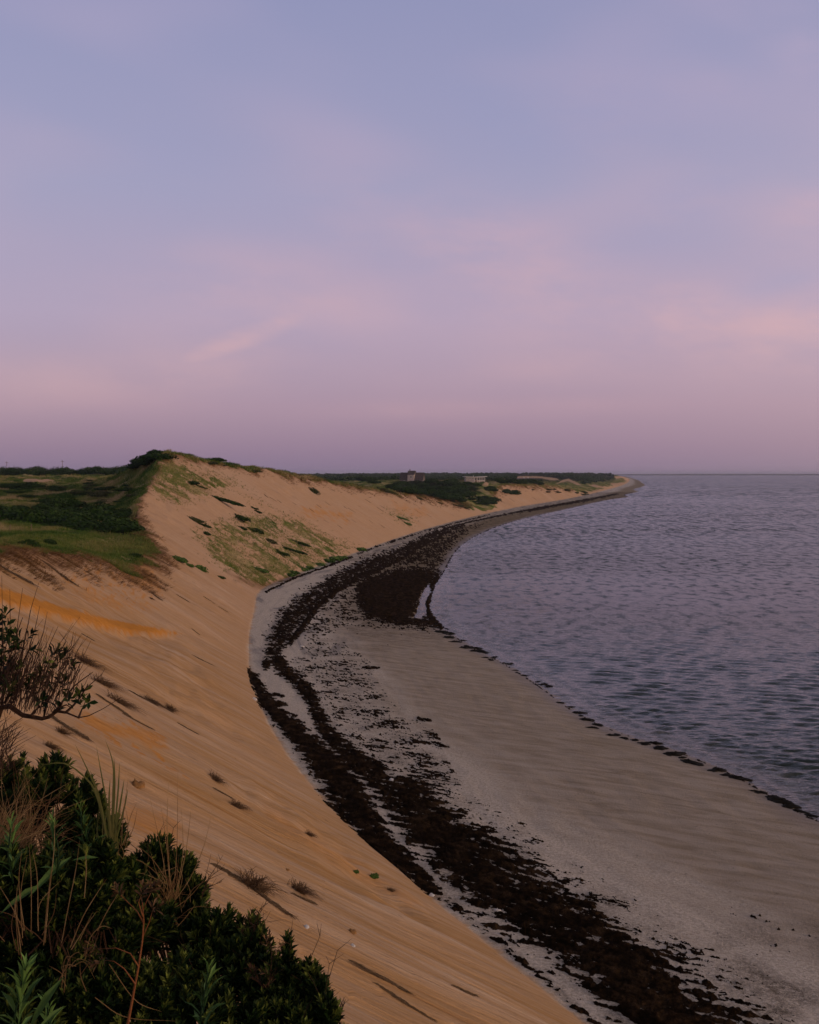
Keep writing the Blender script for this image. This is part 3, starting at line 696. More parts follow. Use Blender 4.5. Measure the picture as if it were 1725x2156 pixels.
    tint = np.clip(.30+.5*sstep(-.4, .9, g)+.25*fbm(X/3, Y/3, 3)+.1*R.normal(size=len(X)), 0, 1)
    v, f, t = tufts(np.stack([X, Y, z], -1), (.65+.75*R.random(len(X)))*sc_**.6, .05*sc_, L, 4, tint, .25*sc_)
    o = link('dead_grass', np_mesh('dead_grass', v, f, {'tint': t}, False), M_rust)
    tag(o, 'rusty brown dead grass hanging over the broken lip of the bluff', 'grass', kind='stuff')
build_grass()
# ---------------------------------------------------------------- scrub and trees
def leafy(seed, n, rx, ry, rz, size, lobes=5, base=.0, up_bias=.25, line=False):
    """a crown of small leaf faces spread through several lobes"""
    R = np.random.default_rng(seed); L = []
    for i in range(lobes):
        a = R.random()*6.28; r = .55*R.random()**.5 if i else 0
        if line: L.append((-.8+1.6*(i+R.random()*.8)/lobes, R.normal()*.30, .15*R.random(), .26+.26*R.random())); continue
        L.append((math.cos(a)*r, math.sin(a)*r, .25*R.random(), .55+.35*R.random() if i else .72))
    L = np.array(L); k = R.integers(0, lobes, n)
    d = R.normal(size=(n,3)); d[:,2] = np.abs(d[:,2])*1.0-.15; d /= np.linalg.norm(d, axis=1)[:,None]
    rad = .70+.42*R.random(n)**.7
    c = L[k,:3]+d*(L[k,3]*rad)[:,None]
    c[:,2] = np.maximum(c[:,2], -.04)
    C = c*np.array([rx, ry, rz])+np.array([0, 0, base])
    nn = d+R.normal(size=(n,3))*.55; nn[:,2] += up_bias; nn /= np.linalg.norm(nn, axis=1)[:,None]
    t1 = np.cross(nn, R.normal(size=(n,3))); t1 /= np.linalg.norm(t1, axis=1)[:,None]; t2 = np.cross(nn, t1)
    s1 = (size*(.6+.8*R.random(n)))[:,None]; s2 = s1*(.55+.3*R.random(n))[:,None]
    V = np.stack([C-t1*s1, C+t2*s2, C+t1*s1, C-t2*s2], 1).reshape(-1, 3)
    F = np.arange(4*n).reshape(n, 4)
    tint = np.clip(.30+.40*(rad-.72)/.34*np.maximum(d[:,2]+.3, 0)+.2*R.normal(size=n), 0, 1)
    return V, F, np.repeat(tint, 4)
M_scrub = grass_material('scrub_leaves', [(.005,.011,.004), (.011,.027,.007), (.022,.048,.010), (.038,.066,.016)])
M_bright = grass_material('bright_leaves', [(.020,.045,.010), (.040,.085,.018), (.075,.13,.03), (.11,.16,.05)])
M_olive = grass_material('olive_leaves', [(.012,.018,.007), (.030,.040,.013), (.060,.068,.022), (.10,.095,.04)])
M_pine = grass_material('pine_needles', [(.009,.019,.008), (.018,.038,.013), (.032,.062,.021), (.050,.082,.032)])
M_bark = simple_mat('bark', (.05,.035,.028), (.095,.07,.055), 12)
def leaf_obj(name, seed, n, r, size, mat, lobes, base=0., parent=None):
    V, F, t = leafy(seed, n, *r, size, lobes, base)
    return link(name, np_mesh(name, V, F, {'tint': t}, False), mat, parent)
SCRUB = [np_mesh('shrub', *(lambda v, f, t: (v, f, {'tint': t}))(*leafy(40+i, 1500, 1, 1, .8, .11, 6)), False) for i in range(5)]
for me in SCRUB: me.materials.append(M_scrub)
SCRUB_O = [me.copy() for me in SCRUB]
for me in SCRUB_O: me.materials.clear(); me.materials.append(M_olive)
SCRUB_B = [np_mesh('shrub', *(lambda v, f, t: (v, f, {'tint': t}))(*leafy(60+i, 500, 1, 1, .8, .20, 5)), False) for i in range(2)]
for me in SCRUB_B: me.materials.append(M_bright)
SCRUB_L = [np_mesh('shrub', *(lambda v, f, t: (v, f, {'tint': t}))(*leafy(80+i, 1300, 1, 1.25, 1., .085, 8, line=True)), False) for i in range(5)]
for me in SCRUB_L: me.materials.append(M_scrub)
def shrub(p, rx, ry, rz, label, group=None, lib=SCRUB, yaw=None, slope=False, name='shrub'):
    o = link(name, lib[rng.integers(len(lib))]); p = Vector(p)
    if slope:
        d, n = fall_dir(p.x, p.y); n = (n+Vector((0,0,1))).normalized(); d = (d-n*d.dot(n)).normalized(); y = n.cross(d)
        o.matrix_world = Matrix.Translation(p-n*rz*.1) @ Matrix((d, y, n)).transposed().to_4x4() @ Matrix.Diagonal((rx, ry, rz, 1))
    else:
        o.location = p-Vector((0, 0, rz*.08)); o.scale = (rx, ry, rz); o.rotation_euler.z = rng.random()*6.28 if yaw is None else yaw
    return tag(o, label, 'shrub', group)
def in_poly_pts(poly, n, R):
    P = np.array(poly, float); out = []
    while len(out) < n:
        q = P.min(0)+(P.max(0)-P.min(0))*R.random((n*3, 2)); k = poly_sd(q[:,0], q[:,1], poly) > 2; out += list(map(tuple, q[k]))
    return out[:n]
def build_scrub():
    R = np.random.default_rng(5)
    for poly, n, r0, r1, label, group in [
        (THICK[0], 66, 1.7, 3.0, 'low dark green shrub in the closed thicket behind the grassy cliff edge on the left', 'shrubs of the dark thicket on the left'),
        ([(700,1003),(820,1012),(860,1012),(930,1014),(1000,1018),(1012,1040),(965,1052),(1015,1066),(960,1062),(900,1048),(830,1036),(760,1012)], 62, 2.6, 4.6, 'dark green scrub bush on the low ground below the shingled house', 'scrub below the shingled house'),
        ([(985,1052),(1030,1045),(1052,1048),(1030,1072),(1012,1068)], 16, 2., 3.2, 'dark bush crowding the notch where the green hollow meets the beach', 'bushes in the notch above the beach'),
        ([(1060,1034),(1088,1034),(1092,1046),(1064,1045)], 8, 2.5, 3.4, 'dark bush on the sandy knob right of the green hollow', 'bushes on the sandy knob'),
        ([(1040,1012),(1095,1010),(1150,1018),(1140,1022),(1070,1020),(1045,1020)], 24, 2.5, 4.2, 'dark bush along the cliff top right of the flat roofed house', 'bushes along the far cliff top'),
        ([(276,990),(300,968),(330,958),(350,962),(325,976),(292,990)], 18, 1.6, 2.8, 'dark shrub crowning the highest dune against the sky', 'shrubs on the highest dune'),
        ([(1000,1030),(1030,1026),(1060,1030),(1030,1038)], 8, 2., 3., 'dark bush in the green hollow below the flat roofed house', 'bushes in the green hollow')]:
        Q = hits(in_poly_pts(poly, n, R)); G = T(Q[:,0], Q[:,1])[1]
        for p, gg in zip(Q, G):
            if gg < 2.2 and 'left' in label: continue
            r = r0+(r1-r0)*R.random()
            shrub(p, r*(1+.4*R.random()), r*(1+.4*R.random()), r*(.45+.6*R.random()), label, group)
    one = [((57,1030),5.6,3.2,2.5,'broad dark shrub, largest of those standing alone in the left meadow'), ((114,1036),3.6,2.6,2.1,'dark shrub in the left meadow just right of the broadest one'),
           ((174,1044),2.0,1.6,1.1,'small round dark shrub alone in the middle of the left meadow'), ((12,1028),3.4,2.2,1.7,'dark shrub cut by the left edge of the photo beside the broadest meadow shrub'),
           ((92,1060),3.2,1.9,1.3,'low dark shrub in straw grass above the left thicket'), ((218,1062),2.4,1.5,1.0,'low dark shrub in pale grass at the right of the left meadow'),
           ((60,1152),1.2,.9,1.1,'dark round shrub on the grassy lip of the near cliff'), ((102,1146),1.0,.8,.9,'smaller dark shrub just right of the one on the grassy lip'),
           ((285,1172),1.0,.8,.7,'dark shrub hanging over the orange scar below the meadow corner'), ((405,1022),1.6,1.2,1.0,'dark shrub at the right end of the grassy shoulder below the dune top'),
           ((455,970),2.2,1.6,1.2,'brown green shrub on the crest just right of the highest dune'), ((620,986),2.2,1.8,1.3,'green shrub on the crest in the middle of the long sand ridge')]
    for (x, y), a, b, c, lab in one: shrub(hit(x, y), a, b, c, lab, yaw=0)
    S = [((458,1052),7.6,1.9,1.5,'longest dark shrub streak running down the upper sand face',SCRUB_L), ((499,1088),3.9,1.8,1.3,'dark shrub just below the longest shrub streak',SCRUB_L), ((533,1071),1.7,.9,.8,'small dark shrub at the upper edge of the grassy slope',SCRUB_L),
         ((542,1080),1.5,.9,.8,'small dark shrub touching the one at the upper edge of the grassy slope',SCRUB_L), ((509,1115),1.5,1.1,.9,'round dark shrub left of a matching pair in the middle of the slope',SCRUB_L),
         ((528,1116),1.8,1.2,1.0,'dark shrub, left one of the touching pair in the middle of the slope',SCRUB_L), ((543,1122),2.2,1.4,1.2,'dark shrub, right one of the touching pair in the middle of the slope',SCRUB_L),
         ((624,1143),4.2,1.3,1.2,'dark oval shrub nearest the beach on the grassy slope',SCRUB_L), ((602,1155),6.0,1.2,1.1,'long narrow dark shrub on the lower grassy slope',SCRUB_L), ((587,1163),3.2,1.2,1.1,'dark shrub left of the long narrow one on the lower slope',SCRUB_L),
         ((569,1143),1.8,1.0,.9,'faint small shrub above the long narrow one on the slope',SCRUB_O), ((427,1108),2.2,1.1,.9,'dark green end of a rusty shrub patch on the bare sand',SCRUB_L), ((410,1098),2.6,1.1,.9,'rusty brown shrub patch on the bare sand left of the slope',SCRUB_O),
         ((435,1127),1.0,.7,.7,'tiny dark shrub under the rusty patch',SCRUB), ((374,1180),1.6,.9,.8,'green bushy plant on the sand right of the meadow corner',SCRUB_B), ((422,1200),1.2,.7,1.1,'upright green plant on the sand above the beach corner',SCRUB_B),
         ((466,1217),.9,.6,.5,'small dark green plant left of the grass tip at the beach',SCRUB), ((660,1036),2.6,1.9,1.7,'round olive shrub alone high on the long bare sand face',SCRUB_O), ((840,1090),4.0,1.4,.6,'bright green patch shrub low on the long bare sand face',SCRUB_B),
         ((420,1027),2.4,.8,.7,'dark shrub sliver above the longest shrub streak',SCRUB_L), ((398,1192),.8,.5,.5,'small tuft shrub between the two green plants on the sand',SCRUB_B), ((855,1103),2.2,1.4,.8,'small green shrub under the bright patch on the long sand face',SCRUB_B),
         ((546,1200),2.,1.2,.7,'green low shrub in the grass above the beach corner',SCRUB_B)]
    for (x, y), a, b, c, lab, lib in S: shrub(hit(x, y), a*.9, b*.9, c, lab, None, lib, slope=True)
    for i, (x, y, r) in enumerate([(610,1212,1.1),(618,1208,1.3),(640,1202,1.0),(650,1198,1.2),(672,1190,1.2),(690,1184,1.6),(703,1179,1.8),(716,1176,1.3),(758,1160,1.6)]):
        shrub(hit(x, y), r*1.3, r, r*.7, 'bright green plant at the foot of the grassy slope beside the beach', 'bright green plants at the slope foot', SCRUB_B)
build_scrub()
def meadow_shrubs():
    R = np.random.default_rng(16)
    for p in hits(in_poly_pts([(0,1012),(120,1016),(260,1012),(290,1030),(280,1066),(200,1056),(120,1046),(60,1058),(0,1050)], 34, R)):
        r = R.uniform(.7, 2.0); shrub(p, r*1.8, r, r*.5, 'small low shrub scattered in the grass of the left meadow below the tree belt', 'low shrubs scattered over the left meadow', SCRUB if R.random() < .6 else SCRUB_O)
meadow_shrubs()
def crest_shrubs():
    R = np.random.default_rng(14); C = np.array(CREST[9:20], float)
    for i in range(34):
        x = R.uniform(445, 985); Y = np.interp(x, C[:,0], C[:,2])+R.uniform(-1, 4); X = (x-CX)/F_*Y; z, g, *_ = T(np.array([X]), np.array([Y])); r = R.uniform(.7, 1.7)*(1+.5*(x > 800))
        if g[0] < -2.2 or R.random() < .25: continue
        shrub((X, Y, float(z[0])), r*1.5, r, r*.55, 'low olive bush in the grass along the crest of the long sand ridge', 'low bushes along the ridge crest', SCRUB_O)
crest_shrubs()
def far_crest_shrubs():
    R = np.random.default_rng(15)
    for i in range(40):
        a = R.random(); x = 1085+a*150; Y = np.interp(x, [1088,1130,1180,1235], [790,900,1010,1180])+R.uniform(-6, 40); X = (x-CX)/F_*Y; z, g, *_ = T(np.array([X]), np.array([Y])); r = R.uniform(1.3, 3.2)
        if g[0] < -4 or (R.random() < .35 and g[0] < 0): continue
        shrub((X, Y, float(z[0])), r*1.4, r, r*.6, 'dark bush on the brink of the far sand cliff beyond the sandy knob', 'bushes on the brink of the far cliff', SCRUB_O if R.random() < .5 else SCRUB)
    for i in range(18):
        x = R.uniform(600, 985); y = np.interp(x, [600,760,880,985], [996,1022,1050,1072]); p = hit(x, y); r = R.uniform(.6, 1.5)*(1+.6*(x > 800))
        shrub(p, r*2., r*.7, r*.5, 'small rusty bush slipping down the sand under the crest of the long ridge', 'rusty bushes under the ridge crest', SCRUB_O, slope=True)
far_crest_shrubs()
def pine(h, seed):
    t = empty('pine_tree', (0,0,0), 'dark green tree in the belt of woodland on the left skyline', 'tree', 'trees on the left skyline')
    R = random.Random(seed); mb = MB()
    lean = (R.uniform(-.3, .3), R.uniform(-.3, .3))
    mb.tube([(0,0,-.3), (lean[0]*.4,lean[1]*.4,h*.4), (lean[0],lean[1],h*.85)], .16, .05)
    for k in range(6):
        a = R.random()*6.28; z = h*R.uniform(.3, .7); L = h*R.uniform(.2, .36)
        mb.tube([(lean[0]*.5,lean[1]*.5,z), (math.cos(a)*L*.6,math.sin(a)*L*.6,z+.3), (math.cos(a)*L,math.sin(a)*L,z+.7)], .06, .02, 4)
    link('trunk', mb.mesh('trunk'), M_bark, t)
    leaf_obj('crown', seed, 1300, (h*.48, h*.48, h*.66), .20*h/5, M_pine, 8, h*.10, t)
    return t
def build_trees():
    R = np.random.default_rng(9); protos = [pine(h, 100+i) for i, h in enumerate((5.2, 6.2, 7.0, 5.8))]
    spots = []
    for row, Y in enumerate((545, 562, 580, 600, 620)):
        for x in np.arange(-14, 292, 15.5):
            spots.append((x+R.uniform(-6, 6), Y+R.uniform(-7, 7)))
    used = 0
    for x, Y in spots:
        X = (x-CX)/F_*Y; z = height(X, Y)
        s = .82+.36*R.random()
        if 150 < x < 172: s *= .62
        if x > 270: s *= .8
        top = H+(996-978)*Y/F_
        s = min(s, max(.4, (top-z+.6)/6.3*(.8+.3*R.random())))
        loc = (X, Y, z-.1)
        if used < 4: protos[used].location = loc; protos[used].scale = (s*1.1, s*1.1, s)
        else: copy_thing(protos[used % 4], loc, R.random()*6.28, (s*1.15, s*1.15, s))
        used += 1
    # the far wood behind the houses: one mass
    X, Y = scatter(5200, -.13, .2, 980, 2900, R); z, g, kn, df, s, ds, s2 = T(X, Y); px, py = proj(X, Y, z)
    bare = mask_from(px, py, BARE, 0*X, 1, 2, 12)
    b2 = sum(mask_from(px, py+q, BARE[:3], 0*X, 1, 2, 12) for q in (2, -3, -6, -9))
    k = (df > 30) & (g > 1) & (bare+b2 < .2) & ((Y > 1250) | (px < 840)) & ((z > 9)) & (R.random(len(X)) < .95)
    X, Y, z = X[k], Y[k], z[k]; Vs = []; Ts = []
    lib = [leafy(200+i, 60, 1, 1, 1, .34, 4) for i in range(5)]
    for i in range(len(X)):
        V, F, t = lib[i % 5]; r = (2.0+1.6*R.random())*(1+.25*(Y[i] > 1800)); hh = (3.+2.4*R.random())
        Vs.append(V*np.array([r, r, hh*.75])+np.array([X[i], Y[i], z[i]+hh*.15])); Ts.append(np.clip(t+.12*R.normal(), 0, 1))
    V = np.concatenate(Vs); F = np.arange(len(V)).reshape(-1, 4)
    o = link('far_wood', np_mesh('far_wood', V, F, {'tint': np.concatenate(Ts)}, False), M_pine)
    tag(o, 'far dark green wood along the skyline behind the houses', 'woodland', kind='stuff')
build_trees()
# ---------------------------------------------------------------- plants at the viewer's feet
def leaf_mat(name, dark, mid, tip, rough=.6):
    m, t, p = new_mat(name)
    c = t.ramp(t.attr('tint').outputs['Fac'], [(0, dark), (.45, mid), (.8, tip), (1, tuple(min(1, 1.7*k) for k in tip))])
    t.put(p.inputs['Base Color'], c); p.inputs['Roughness'].default_value = rough; p.inputs['Specular IOR Level'].default_value = .12
    tr = t.new('ShaderNodeBsdfTranslucent'); t.put(tr.inputs[0], c); mx = t.new('ShaderNodeMixShader'); mx.inputs[0].default_value = .12
    t.l.new(p.outputs[0], mx.inputs[1]); t.l.new(tr.outputs[0], mx.inputs[2]); t.l.new(mx.outputs[0], t.n['Material Output'].inputs[0])
    return m
M_bay = leaf_mat('bayberry_leaf', (.003,.009,.003), (.015,.036,.007), (.085,.105,.020))
M_gold = leaf_mat('goldenrod_leaf', (.012,.032,.010), (.030,.072,.022), (.07,.13,.032))
M_dryleaf = leaf_mat('withered_leaf', (.035,.018,.010), (.08,.045,.022), (.15,.085,.04))
M_twig = simple_mat('twig', (.022,.012,.008), (.065,.034,.020), 30)
M_redstem = simple_mat('red_stem', (.16,.055,.02), (.22,.085,.035), 30)
M_straw = simple_mat('straw', (.20,.12,.045), (.34,.23,.11), 10, tint=(.12,.06,.03))
M_blade = simple_mat('green_blade', (.045,.07,.016), (.10,.12,.035), 6, tint=(.20,.16,.06))
def leaf_mesh(name, B, D, N, L, W, tint, fold=.25, curl=.12):
    """pointed leaves with a folded midrib: base, two margins, midrib point, tip"""
    B, D, N = map(np.asarray, (B, D, N)); S = np.cross(D, N); S /= np.linalg.norm(S, axis=1)[:,None]+1e-9; N = np.cross(S, D)
    L = np.asarray(L)[:,None]; W = np.asarray(W)[:,None]
    v0 = B; m1 = B+D*L*.30; m2 = B+D*L*.66-N*L*curl*.3
    a1 = m1+S*W*.32+N*W*fold*.5; b1 = m1-S*W*.32+N*W*fold*.5
    a2 = m2+S*W*.5+N*W*fold; b2 = m2-S*W*.5+N*W*fold; tp = B+D*L-N*L*curl
    V = np.stack([v0, m1, m2, a1, b1, a2, b2, tp], 1).reshape(-1, 3)
    k = np.arange(len(B))[:,None]*8
    F = np.concatenate([k+np.array([q]) for q in ([0,3,1],[0,1,4],[3,5,2],[3,2,1],[1,2,6],[1,6,4],[5,7,2],[2,7,6])])
    return np_mesh(name, V, F, {'tint': np.repeat(np.clip(tint, 0, 1), 8)}, False)
def norm(a): return a/(np.linalg.norm(a, axis=1)[:,None]+1e-9)
def shoots(base, direc, length, nleaf, leafL, leafW, R, a0=58, a1=12, start=.2):
    n = len(base); t = np.linspace(start, 1, nleaf)[None]+R.normal(size=(n, nleaf))*.02
    e1 = norm(np.cross(direc, R.normal(size=(n, 3)))); e2 = np.cross(direc, e1)
    az = (np.arange(nleaf)*2.39996)[None]+R.random((n, 1))*6.28+R.normal(size=(n, nleaf))*.25
    rad = np.cos(az)[...,None]*e1[:,None]+np.sin(az)[...,None]*e2[:,None]
    an = np.radians(a0+(a1-a0)*t+R.normal(size=t.shape)*9)[...,None]
    D = direc[:,None]*np.cos(an)+rad*np.sin(an)
    N = direc[:,None]*np.sin(an)-rad*np.cos(an); N = N+R.normal(size=N.shape)*.25
    B = base[:,None]+direc[:,None]*(t*length[:,None])[...,None]
    L = leafL*(.6+.55*np.sin(np.pi*np.clip(t*.85+.1, 0, 1)))*(.8+.4*R.random(t.shape)); W = leafW*(L/leafL)*(.8+.4*R.random(t.shape))
    tint = .14+.56*t**2.2+.16*R.normal(size=t.shape)+(.18*R.normal(size=(n, 1)))  # yellowish tips; darker bases paint in the shade inside the foliage
    f = lambda a: a.reshape(-1, 3)
    return f(B), norm(f(D)), norm(f(N)), L.ravel(), W.ravel(), tint.ravel()
def bush(label, lobes, root, seed, dens=140., leafL=.060, leafW=.0165, nleaf=21, mat=None, twiggy=0):
    """lobes: (x, y, rx, ry, Y) in survey units, shoots fill the lobe's volume; stems run up from the root"""
    R = np.random.default_rng(seed); root = ray_pt(*root); th = empty('bayberry_shrub', root, label, 'shrub')
    P = []; Dr = []
    for x, y, rx, ry, Y in lobes:
        n = int(rx*ry*math.pi/dens); d = norm(R.normal(size=(n, 3))); r = (.45+.55*R.random(n)**.45)[:,None]
        c = np.array(ray_pt(x, y, Y)); k = Y/F_
        off = d*r*np.array([rx*k, (rx+ry)*.5*k*1.15, ry*k])
        P.append(c+off); dd = d*np.array([.55,.55,.35])+np.array([0,0,.95])+R.normal(size=(n, 3))*.22; Dr.append(norm(dd))
    P = np.concatenate(P); Dr = np.concatenate(Dr); n = len(P)
    ln = (.09+.07*R.random(n))
    o = link('foliage', leaf_mesh('foliage', *shoots(P-Dr*ln[:,None], Dr, ln, nleaf, leafL, leafW, R)), mat or M_bay)
    mb = MB(); rt = np.array(root)
    for i in range(n):
        if R.random() < .45:
            b = P[i]-Dr[i]*ln[i]; mid = rt+(b-rt)*R.uniform(.4, .6)+R.normal(size=3)*.05
            mid2 = b-Dr[i]*.12+R.normal(size=3)*.02
            if i % 5 == 0: mb.tube([rt+R.normal(size=3)*.05, mid, mid2, P[i]], .010, .002, 4)
            else: mb.tube([mid+(mid2-mid)*.5, mid2, P[i]], .0035, .0015, 3)
    for i in range(twiggy):
        j = R.integers(n); p = Vector(P[j]); q = p+Vector((R.normal()*.06, R.normal()*.05, .10+.12*R.random())); e = q+Vector((R.normal()*.05, 0, .08*R.random()))
        mb.tube([p-Vector(Dr[j])*.1, p, q, e], .003, .0008, 3)
        mb.tube([q, q+Vector((R.normal()*.06, R.normal()*.03, .05))], .0018, .0008, 3)
    b = link('branches', mb.mesh('branches'), M_twig)
    for c in (o, b): c.parent = th; c.matrix_parent_inverse = Matrix.Translation(-root)
    return th
bush('dark bayberry shrub, tall upright one standing highest at the left', [(108,1622,36,40,6.3),(92,1660,40,42,6.2),(165,1672,34,44,6.2),(185,1720,46,52,6.1),(225,1762,46,46,6.0),(150,1760,60,60,6.2),(205,1850,56,80,5.3),(140,1880,50,60,5.2),(110,1845,70,60,5.4),(25,1850,55,70,5.3)], (150,2000,6.3), 1)
bush('dark bayberry shrub cut by the left edge behind the feathery straw', [(15,1640,46,44,6.8),(45,1640,26,46,6.9),(40,1720,60,60,6.6),(10,1800,60,60,6.4)], (30,1980,6.7), 2, 185.)
bush('rounded dark bayberry shrub with straw stalks growing through it', [(335,1795,38,40,6.7),(305,1830,44,44,6.6),(375,1838,48,46,6.6),(402,1895,40,48,6.5),(350,1900,66,56,6.5),(428,1925,26,26,6.4)], (360,2100,6.6), 3, twiggy=8)
bush('low bayberry shrub filling the middle of the foreground left of the red stem', [(255,1855,56,50,6.0),(200,1900,70,60,5.9),(300,1930,70,56,5.8),(230,1980,80,60,5.6)], (230,2200,5.8), 4)
bush('broad bayberry shrub with yellowish tips right of the red stem', [(470,1945,44,36,6.0),(515,1952,34,36,6.0),(420,1985,70,50,5.9),(535,2000,36,42,5.8),(480,2040,90,56,5.7),(555,2050,40,46,5.7),(390,2060,70,60,5.6)], (460,2260,5.8), 5, twiggy=6)
bush('bayberry shrub at the lower right end of the foreground thicket', [(605,1995,13,22,5.6),(612,2040,26,34,5.6),(648,2055,30,26,5.5),(570,2085,60,46,5.5),(668,2085,24,28,5.4),(640,2120,66,48,5.4),(690,2130,24,36,5.3),(590,2160,90,50,5.3),(700,2170,26,30,5.3)], (600,2330,5.5), 6, 150., twiggy=10)
bush('shadowed bayberry shrub along the bottom edge left of the goldenrod', [(330,2070,80,60,5.2),(300,2140,90,60,5.1),(420,2140,90,55,5.1),(500,2150,70,40,5.2)], (360,2330,5.3), 7, 200.)
bush('shadowed bayberry shrub in the lower left corner under the pale stems', [(60,1890,90,60,5.8),(130,1960,80,60,5.6),(40,1990,80,70,5.4),(130,2060,90,60,5.2),(60,2120,110,60,5.0),(200,2110,80,70,5.1),(190,2040,70,50,5.3)], (100,2330,5.4), 8, 200.)
# ---- windswept shrub with an arched bare limb
def windswept():
    Y = 6.1; q = lambda x, y, d=0.: ray_pt(x, y, Y+d); R = np.random.default_rng(31)
    root = q(-25, 1620, .1); th = empty('windswept_shrub', root, 'twiggy windswept shrub with an arched bare limb reaching over the sand at the left edge', 'shrub')
    mb = MB()
    main = [q(-40,1600), q(-12,1530), q(3,1490), q(21,1487), q(35,1497), q(48,1506), q(66,1509), q(87,1513), q(104,1509), q(121,1497), q(139,1500), q(166,1511), q(187,1507), q(216,1493), q(258,1467)]
    mb.tube(main[:8], .020, .012, 6); mb.tube(main[7:11], .012, .008, 5); mb.tube(main[10:], .006, .0015, 4)
    limbs = [[(66,1507),(74,1496),(83,1489),(92,1487),(96,1478),(100,1462),(108,1440),(112,1400)], [(93,1510),(95,1495),(98,1480),(111,1460),(122,1430),(128,1390)], [(121,1497),(130,1480),(142,1462),(156,1445),(175,1430),(196,1415)],
             [(83,1489),(76,1470),(66,1450),(58,1440)], [(112,1500),(124,1490),(140,1484),(150,1490)], [(3,1490),(10,1450),(18,1400),(30,1350),(48,1300)], [(-5,1490),(0,1440),(4,1380),(6,1320)], [(21,1487),(32,1470),(45,1440),(60,1400),(72,1370)],
             [(10,1480),(28,1440),(45,1405),(70,1350)], [(139,1500),(155,1485),(172,1465),(186,1440)], [(166,1511),(172,1495),(180,1478)]]
    for L in limbs: mb.tube([q(x, y, R.normal()*.08) for x, y in L], .008, .002, 4)
    tw = [[(10,1450),(6,1330),(4,1212)], [(18,1420),(22,1320),(21,1240)], [(30,1400),(38,1310),(48,1238)], [(40,1400),(58,1320),(66,1280),(82,1227)], [(45,1390),(60,1310),(64,1285)], [(60,1370),(75,1320),(84,1276)], [(70,1400),(92,1330),(100,1288)], [(90,1400),(108,1350),(123,1318)],
          [(110,1400),(140,1350),(124,1330)], [(180,1450),(215,1420),(222,1406)], [(150,1440),(170,1395),(176,1365)], [(120,1400),(150,1360),(155,1330)]]
    for L in tw: mb.tube([q(x, y, R.normal()*.1) for x, y in L], .0035, .001, 3)
    for i in range(330):
        x = R.uniform(-25, 165) if i > 90 else R.uniform(-30, 60); y0 = 1495-.35*max(0, x-60)*0+R.uniform(-70, 10)-(30 if x > 120 else 0); h = R.uniform(35, 130)*(1 if x < 100 else .6); lx = R.uniform(.05, .75)
        d = R.normal()*.16; pts = [q(x, y0, d), q(x+lx*h*.4+R.normal()*4, y0-h*.5, d+.02), q(x+lx*h*.8+R.normal()*5, y0-h, d+.03)]
        mb.tube(pts, .0024, .0007, 3)
    br = link('branches', mb.mesh('branches'), M_twig); mb = MB()
    for i in range(150):     # the fuzzy brown tangle under the limb
        x = R.uniform(-30, 22); y0 = R.uniform(1540, 1640); a = R.uniform(-.6, 1.1); h = R.uniform(25, 75); d = R.normal()*.15
        mb.tube([q(x, y0, d), q(x+math.sin(a)*h*.5+R.normal()*3, y0-math.cos(a)*h*.5, d), q(x+math.sin(a)*h+R.normal()*4, y0-math.cos(a)*h*.85, d)], .0022, .0008, 3)
    tg = link('twigs', mb.mesh('twigs'), M_twig); tg['kind'] = 'stuff'
    P = []
    for x, y, n in [(66,1340,3),(72,1366,3),(118,1368,4),(126,1386,3),(143,1390,4),(92,1396,3),(82,1424,5),(60,1443,5),(76,1464,5),(97,1430,4),(135,1430,4),(112,1408,3),(150,1474,4),(166,1482,4),(186,1474,3),(175,1456,3),(116,1482,2),(155,1410,2),(130,1455,3),
                    (2,1300,6),(14,1322,6),(8,1352,6),(30,1366,6),(20,1398,6),(4,1420,6),(40,1400,5),(28,1430,6),(10,1450,6),(44,1340,3),(-8,1380,6),(-10,1330,5)]:
        for k in range(max(1, int(n*.55))): P.append(np.array(q(x+R.normal()*6, y+R.normal()*6, R.normal()*.06)))
    P = np.array(P); D = norm(np.array([.30,0,.8])+R.normal(size=P.shape)*.42); ln = np.full(len(P), .05)
    lf = link('foliage', leaf_mesh('foliage', *shoots(P-D*.04, D, ln, 7, .056, .021, R, 75, 22, .1)), M_bay)
    for c in (br, tg, lf): c.parent = th; c.matrix_parent_inverse = Matrix.Translation(-root)
windswept()
# ---- grasses and stems drawn blade by blade
def blade(mb, pts, w, tint=0., face=(0,-1,.2)):
    pts = [Vector(p) for p in pts]; vs = []; n = len(pts)
    for i, p in enumerate(pts):
        d = (pts[min(i+1, n-1)]-pts[max(i-1, 0)]).normalized(); s = d.cross(Vector(face)).normalized(); t = i/(n-1)
        ww = w*(1-.25*(1-t))*(1-t**2.2)+.0006
        vs += [p-s*ww*.5, p+Vector(face)*ww*.12, p+s*ww*.5]
    fs = []
    for i in range(n-1):
        a = i*3; fs += [(a,a+1,a+4,a+3),(a+1,a+2,a+5,a+4)]
    mb.add(vs, fs, tint)
def curve_pts(P, n=7):
    P = [Vector(p) for p in P]
    if len(P) == 2: P = [P[0], (P[0]+P[1])/2, P[1]]
    C = catmull([tuple(p) for p in P], max(2, n//(len(P)-1)+1)); return [Vector(c) for c in C]
